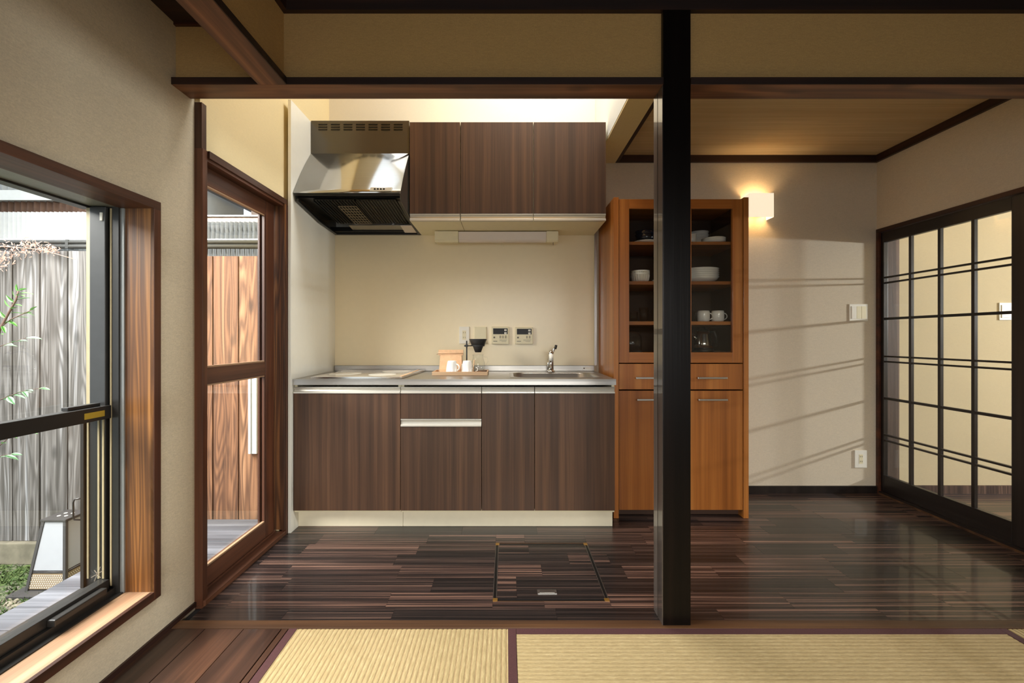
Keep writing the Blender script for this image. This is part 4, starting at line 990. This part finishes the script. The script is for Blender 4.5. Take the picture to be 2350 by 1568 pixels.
box('bulb_holder', (LX0+LX1)/2-0.012, (LX0+LX1)/2+0.012, 2.92, YB-0.012, LZ0+0.032, LZ0+0.045, 'white', t)
pl = bpy.data.lights.new('wall_lamp_light', 'POINT'); pl.energy = 1.1; pl.color = (1.0, 0.76, 0.45); pl.shadow_soft_size = 0.02
po = bpy.data.objects.new('wall_lamp_light', pl); C.objects.link(po); po.parent = t
po.location = Vector(((LX0+LX1)/2, 2.905, LZ0+0.09))-Vector(t.location)

# ------------------------------------------------------------------ garden
GZ = -0.42
struct(box('ground', -9.0, -1.47, -4.0, 9.0, GZ-0.3, GZ, 'ground'), 'mossy garden ground outside the window')
# deck
dk = thing('garden_deck', 'weathered grey garden deck outside the glass door', 'deck', (-1.8, 1.5, GZ))
y = -1.9; i = 0
while y < 2.78:
    box('deck_board', -2.155, -1.50, y, min(y+0.147, 2.818), -0.130, -0.100-random.uniform(0, 0.001), 'deck', dk, bevel=0.002); y += 0.151
for yy in (-1.8, 0.2, 1.5, 2.70):
    for xx in (-2.13, -1.58): box('deck_leg', xx, xx+0.07, yy, yy+0.07, GZ, -0.131, 'deck', dk)
for xx in (-2.13, -1.58): box('deck_beam', xx+0.001, xx+0.069, -1.7, 2.74, -0.20, -0.1305, 'deck', dk)
# board fence across the end of the garden
YFN = 2.85
fn = thing('board_fence', 'tall weathered board fence closing the garden end', 'fence', (-2.9, YFN, GZ))
seams_l = [wx(x, 343.5) for x in (-290, -227, -164, -100, -36, 27.5, 90.3, 154.6, 218, 280, 340, 398)]
seams_r = [wx(x, 343.5) for x in (398, 428, 488, 547, 607, 667)]
for a, b in zip(seams_l, seams_l[1:]):
    box('plank', a+0.005, b-0.005, YFN+random.uniform(0, 0.004), YFN+0.022, -0.277, 1.662, 'fence_grey', fn, bevel=0.002)
for a, b in zip(seams_r, seams_r[1:]):
    box('plank', a+0.004, b-0.004, YFN+random.uniform(0, 0.004), YFN+0.022, -0.277, 1.628, 'fence_brown', fn, bevel=0.002)
box('gap_blocker', seams_l[0], seams_r[-1], YFN+0.0225, YFN+0.0285, -0.27, 1.60, 'base', fn)  # added dark sheet, keeps bright light from showing through the plank gaps
for zz in (0.1, 0.8, 1.45): box('fence_rail', seams_l[0], seams_r[-1], YFN+0.029, YFN+0.06, zz, zz+0.06, 'fence_grey', fn)
tag(box('concrete_curb', seams_l[0], -1.48, YFN-0.03, YFN+0.09, GZ, -0.279, 'concrete', bevel=0.006), 'rough concrete curb below the board fence', 'curb')
# white conduit rail on the fence beside the door
t = thing('white_conduit', 'white vertical conduit fixed to the brown fence boards', 'conduit', (wx(580, 346), YFN, 0.30))
box('channel', wx(571, 346), wx(589, 346), YFN-0.022, YFN+0.0015, wz(1042, 346), wz(848, 346), 'conduit', t, bevel=0.002)
box('channel_lip', wx(571, 346)+0.001, wx(577, 346), YFN-0.030, YFN-0.022, wz(1042, 346)+0.002, wz(848, 346), 'conduit', t, bevel=0.001)
# corrugated sheets behind the fence
def corrugated(name, x0, x1, z0, z1, y, mat, parent, pitch=0.032, amp=0.008, ztop=None):
    bm = bmesh.new(); n = int((x1-x0)/pitch*6); A, B = [], []; c = Vector(((x0+x1)/2, y, (z0+z1)/2))
    for i in range(n+1):
        x = x0+(x1-x0)*i/n; yy = amp*math.sin(2*PI*(x-x0)/pitch)
        A.append(bm.verts.new((x-c.x, yy, z0-c.z))); B.append(bm.verts.new((x-c.x, yy, z1-c.z)))
    for i in range(n): bm.faces.new((A[i], A[i+1], B[i+1], B[i]))
    geo = bm.faces[:]; bmesh.ops.solidify(bm, geom=geo, thickness=0.002)
    return from_bm(name, bm, mat, parent, c, True)
cf = thing('corrugated_screen', 'white and grey corrugated sheet screen rising behind the fence', 'screen', (-3.0, 2.96, GZ))
corrugated('sheet', -4.6, -2.42, 0.2, 1.957, 2.97, 'corr_white', cf, amp=0.011)
corrugated('sheet', -2.42, -1.49, 0.2, 1.890, 2.975, 'corr_grey', cf, amp=0.015)
for xx in (-4.4, -3.5, -2.6, -1.65): box('screen_post', xx, xx+0.05, 3.0, 3.05, GZ, 1.85, 'gutter', cf)
box('cap_rail', -4.6, -1.49, 2.94, 2.957, 1.752, 1.764, 'corr_white', cf)
gt = thing('gutter_pipe', 'dark gutter pipe running along above the fence top', 'gutter', (-3.0, 2.92, 1.69))
tube('pipe', [(-4.6, 2.915, 1.736), (-1.49, 2.915, 1.736)], 0.014, 'gutter', gt, 10)
tube('pipe', [(-4.6, 2.915, 1.705), (-1.49, 2.915, 1.705)], 0.016, 'gutter', gt, 10)
for xx in (-3.9, -3.0, -2.1): box('bracket', xx, xx+0.02, 2.90, 2.939, 1.69, 1.750, 'gutter', gt)
# neighbouring shed seen over the screen
nb = thing('neighbour_shed', 'neighbouring shed of white and rusty corrugated sheets above the fence', 'shed', (-4.0, 3.7, GZ))
corrugated('rusty_sheet', -6.0, -3.2, 1.6, 2.14, 3.32, 'corr_brown', nb, 0.05, 0.012)
corrugated('white_sheet', -6.0, -3.2, 2.22, 3.3, 3.36, 'corr_white', nb, 0.05, 0.01)
box('white_board', -6.0, -3.19, 3.28, 3.34, 2.141, 2.218, 'corr_white', nb)
box('shed_wall', -6.0, -3.2, 3.40, 5.2, GZ, 3.25, 'corr_white', nb)
# neighbouring house seen through the glass door
nh = thing('neighbour_house', 'pinkish neighbouring house with dark roof behind the grey screen', 'house', (-2.2, 5.0, GZ))
box('house_wall', -2.75, -1.2, 4.6, 7.0, GZ, 2.95, 'neighbour', nh)
prism('roof', [(-3.13, 2.62), (-2.2, 3.15), (-1.0, 3.15), (-1.0, 3.23), (-2.22, 3.23), (-3.17, 2.69)], 'Y', 4.3, 7.2, 'rooftile', nh)
box('timber_beam', -2.72, -1.55, 3.20, 3.28, 1.93, 1.985, 'sill', nh)
box('beam_cap', -2.75, -1.60, 3.18, 3.30, 1.986, 1.998, 'corr_grey', nh)
for q in range(6):
    box('slat', -2.78+q*0.055, -2.752+q*0.055, 3.42, 3.46, 1.5, 2.27, 'neighbour' if q % 2 else 'corr_grey', nh)
# lantern
bx, by_ = wx(62, 392), 2.5
lw, ins, lz0, lz1 = 0.222, 0.047, GZ+0.02, -0.012
t = thing('garden_lantern', 'tapered garden lantern with white screens standing by the deck', 'lantern', (bx+lw/2, by_+lw/2, GZ))
def lp(cx, cy, u):     # corner position at height fraction u
    k2 = ins*u
    x = bx+k2 if cx == 0 else bx+lw-k2; y = by_+k2 if cy == 0 else by_+lw-k2
    return Vector((x, y, lz0+(lz1-lz0)*u))
def quad_bar(name, a, b, hw, mat, par):
    o = (a+b)/2; bm = bmesh.new(); rings = []
    for p_ in (a, b): rings.append([bm.verts.new(p_-o+Vector((sx*hw, sy*hw, 0))) for sx, sy in ((-1, -1), (1, -1), (1, 1), (-1, 1))])
    for k2 in range(4): bm.faces.new((rings[0][k2], rings[0][(k2+1) % 4], rings[1][(k2+1) % 4], rings[1][k2]))
    bm.faces.new(rings[0][::-1]); bm.faces.new(rings[1]); return from_bm(name, bm, mat, par, o)
for cx_ in (0, 1):
    for cy_ in (0, 1): quad_bar('corner_post', lp(cx_, cy_, 0), lp(cx_, cy_, 1), 0.008, 'lantern', t)
c4 = [(0, 0), (1, 0), (1, 1), (0, 1)]
for i in range(4):
    a, b = c4[i], c4[(i+1) % 4]
    def facequad(u0, u1, nm, mt):
        P4 = [lp(*a, u0), lp(*b, u0), lp(*b, u1), lp(*a, u1)]; o = sum(P4, Vector())/4
        nrm = (P4[1]-P4[0]).cross(P4[3]-P4[0]).normalized()*0.002
        bm = bmesh.new(); A = [bm.verts.new(p_-o-nrm) for p_ in P4]; B = [bm.verts.new(p_-o+nrm) for p_ in P4]
        bm.faces.new(A[::-1]); bm.faces.new(B)
        for k2 in range(4): bm.faces.new((A[k2], A[(k2+1) % 4], B[(k2+1) % 4], B[k2]))
        return from_bm(nm, bm, mt, t, o)
    facequad(0.285, 0.985, 'screen', 'lanternpaper')
    facequad(0.02, 0.24, 'mesh_panel', 'mesh_tan')
    for u, hgt in ((0.26, 0.02), ):
        pa, pb = lp(*a, u), lp(*b, u)
        tube('crossbar', [pa, pb], 0.006, 'lantern', t, 4)
    # pierced mesh: rows of small holes as raised dark dots
    bm = bmesh.new(); o = lp(*a, 0.13)
    for r_ in range(7):
        for q in range(16):
            u = 0.045+0.028*r_; v_ = (q+0.5+(0.5 if r_ % 2 else 0))/16.5
            pp = lp(*a, u).lerp(lp(*b, u), v_)-o
            e1 = (lp(*b, u)-lp(*a, u)).normalized()*0.0034; nrm = (lp(*b, u)-lp(*a, u)).cross(Vector((0, 0, 1))).normalized()*0.004
            vv = [bm.verts.new(pp+nrm+e1*math.cos(g*PI/3)+Vector((0, 0, 0.0034))*math.sin(g*PI/3)) for g in range(6)]
            bm.faces.new(vv)
    hm = from_bm('mesh_holes', bm, 'white', t, o); hm['kind'] = 'stuff'
tp = lp(0, 0, 1); tq = lp(1, 1, 1)
cap = box('top_plate', tp.x-0.012, tq.x+0.012, tp.y-0.012, tq.y+0.012, lz1, lz1+0.012, 'lantern', t, bevel=0.002)
for dx in (-0.022, 0.022):
    for dy in (-0.02, 0.02):
        lathe('vent_hole', [(0, 0.0008), (0.009, 0.0008), (0.009, 0)], 'white', cap, ((tp.x+tq.x)/2+dx, (tp.y+tq.y)/2+dy, lz1+0.0122), 12, smooth=False)
box('foot_plate', bx-0.06, bx+lw+0.03, by_-0.06, by_+lw+0.03, GZ, GZ+0.02, 'lantern', t, bevel=0.003)
# gravel between deck and moss: uncountable
bm = bmesh.new()
for i in range(900):
    x = random.uniform(-3.2, -2.18); y = random.uniform(1.2, 2.45); r = random.uniform(0.008, 0.02)
    mt_ = Matrix.Translation((x, y, GZ+r*0.2)) @ Matrix.Rotation(random.uniform(0, 6), 4, 'Z') @ Matrix.Diagonal((r*random.uniform(0.8, 1.4), r, r*0.6, 1))
    bmesh.ops.create_icosphere(bm, subdivisions=1, radius=1.0, matrix=mt_)
o = from_bm('gravel', bm, 'concrete', bpy.data.objects['ground']); o['kind'] = 'stuff'
# moss tufts: uncountable
bm = bmesh.new()
for i in range(5200):
    x = random.uniform(-3.9, -2.4); y = random.uniform(2.0, 2.8); hh = random.uniform(0.006, 0.028); a = random.uniform(0, PI)
    dx, dy = math.cos(a)*0.006, math.sin(a)*0.006; lx, ly = random.uniform(-0.02, 0.02), random.uniform(-0.02, 0.02)
    v = [bm.verts.new(p_) for p_ in ((x-dx, y-dy, GZ), (x+dx, y+dy, GZ), (x+lx, y+ly, GZ+hh))]; bm.faces.new(v)
o = from_bm('moss', bm, 'moss', bpy.data.objects['ground']); o['kind'] = 'stuff'

# shrub in front of the fence
def leaf_mesh(L, Wd):
    bm = bmesh.new(); n = 6; top, bot, mid = [], [], []
    for i in range(n+1):
        u = i/n; wv = Wd*math.sin(PI*u)**0.8*(1-0.25*u)*0.5; z = -0.25*L*u*u
        mid.append(bm.verts.new((L*u, 0, z)))
        if 0 < i < n: top.append(bm.verts.new((L*u, wv, z+wv*0.35))); bot.append(bm.verts.new((L*u, -wv, z+wv*0.35)))
    for side in (top, bot):
        bm.faces.new((mid[0], mid[1], side[0])); bm.faces.new((mid[n-1], mid[n], side[-1]))
        for i in range(n-2): bm.faces.new((mid[i+1], mid[i+2], side[i+1], side[i]))
    me = bpy.data.meshes.new('leaf'); bm.to_mesh(me); bm.free()
    for p_ in me.polygons: p_.use_smooth = True
    return me
lm = {'leaf': leaf_mesh(0.062, 0.024), 'leaf_pale': leaf_mesh(0.075, 0.028)}
for kk, me in lm.items(): me.materials.append(M[kk])
YS = 2.45; SS = F/YS
def sp(px, py, dy=0.0): return Vector((wx(px, F/(YS+dy)), YS+dy, wz(py, F/(YS+dy))))
sh = thing('garden_shrub', 'leafy green shrub reaching in front of the grey fence', 'shrub', (wx(-80, SS), YS, GZ))
def branch(pts, r0, leaves, mat):
    P_ = [Vector(p_) for p_ in pts]
    tb = tube('branch', P_, [r0*(1-0.6*i/(len(P_)-1)) for i in range(len(P_))], 'twig', sh, 6)
    for (u, ang, size) in leaves:
        f = u*(len(P_)-1); i = min(int(f), len(P_)-2); pos = P_[i].lerp(P_[i+1], f-i)
        o = bpy.data.objects.new('leaf', lm[mat]); C.objects.link(o); o.parent = sh
        o.location = pos-Vector(sh.location); o.scale = (size, size, size)
        o.rotation_euler = (random.uniform(-0.5, 0.5), -ang, random.uniform(-0.6, 0.6))
root = Vector((wx(-80, SS), YS, GZ))
branch([root, sp(-70, 1150), sp(-45, 960), sp(-25, 840), sp(0, 755), sp(22, 715), sp(36, 690), sp(42, 668)], 0.010,
       [(0.74, 0.4, 1), (0.76, 2.4, 0.9), (0.80, 0.1, 0.9), (0.83, 2.6, 1), (0.86, 0.5, 1), (0.89, 2.2, 0.8), (0.93, 0.15, 1.2), (0.96, 0.2, 1.2), (0.99, 1.9, 0.7), (1.0, 0.5, 0.8), (0.7, 0.2, 1), (0.66, 2.7, 1)], 'leaf')
branch([sp(-25, 840), sp(0, 752), sp(25, 733), sp(50, 722), sp(72, 712)], 0.004, [(0.2, 0.3, 1), (0.35, 0.7, 0.9), (0.45, -0.5, 0.8), (0.6, 0.2, 0.9), (0.75, 0.5, 0.8), (0.85, -0.2, 0.7), (0.95, 0.9, 0.7), (1.0, 0.2, 0.6), (0.3, -0.6, 0.9), (0.4, 0.1, 1)], 'leaf')
branch([sp(-60, 830), sp(0, 795), sp(30, 785), sp(60, 776)], 0.003, [(0.35, 0.2, 0.9), (0.5, 0.1, 0.8), (0.62, 0.3, 0.8), (0.75, 0.2, 0.7), (0.98, 0.15, 1.0)], 'leaf_pale')
branch([sp(-70, 960), sp(0, 918), sp(45, 900), sp(82, 893), sp(112, 888)], 0.003, [(0.25, 0.1, 1), (0.35, -0.3, 1.1), (0.45, 0.3, 1), (0.6, 0.25, 0.9), (0.55, -0.2, 0.9), (0.8, 0.1, 0.9), (0.3, 0.5, 1), (0.4, 0.0, 1.1)], 'leaf_pale')
branch([sp(-70, 1150), sp(-20, 1040), sp(20, 1005), sp(55, 995), sp(75, 992)], 0.003, [(0.5, 0.2, 0.9), (0.65, 2.9, 0.9), (0.8, 0.1, 0.9), (0.4, 0.4, 0.9)], 'leaf')
branch([sp(-70, 1150), sp(-20, 1060), sp(5, 1046), sp(30, 1042)], 0.003, [(0.55, 0.2, 0.9), (0.7, -0.2, 1), (0.9, 0.1, 0.8)], 'leaf_pale')
# dried climber along the fence top
dc = thing('dried_climber', 'dried pinkish climber tangled along the fence top', 'plant', (-3.4, 2.78, 1.3))
tube('stem', [(-4.2, 2.80, 1.30), (-3.6, 2.79, 1.55), (-3.3, 2.79, 1.68), (-3.05, 2.80, 1.66), (-2.85, 2.82, 1.60)], [0.006, 0.005, 0.004, 0.003, 0.002], 'drytwig', dc, 6)
bm = bmesh.new()
for i in range(420):
    cxx, czz, rr = random.choice(((-3.30, 1.62, 0.10), (-3.12, 1.69, 0.09), (-3.22, 1.66, 0.11), (-3.38, 1.55, 0.10), (-3.0, 1.66, 0.05)))
    p_ = Vector((cxx+random.gauss(0, rr*0.5), 2.80+random.uniform(-0.03, 0.03), czz+random.gauss(0, rr*0.28)))
    d_ = Vector((random.uniform(-1, 1), random.uniform(-0.3, 0.3), random.uniform(-1, 1))).normalized()*random.uniform(0.008, 0.03)
    q_ = d_.cross(Vector((0, 1, 0)))*0.12+Vector((0, 0.001, 0))
    v = [bm.verts.new(x-Vector((-3.2, 2.8, 1.6))) for x in (p_-q_, p_+d_-q_*0.3, p_+d_+q_*0.3, p_+q_)]; bm.faces.new(v)
o = from_bm('dry_twigs', bm, 'drytwig', dc, (-3.2, 2.8, 1.6)); o['kind'] = 'stuff'
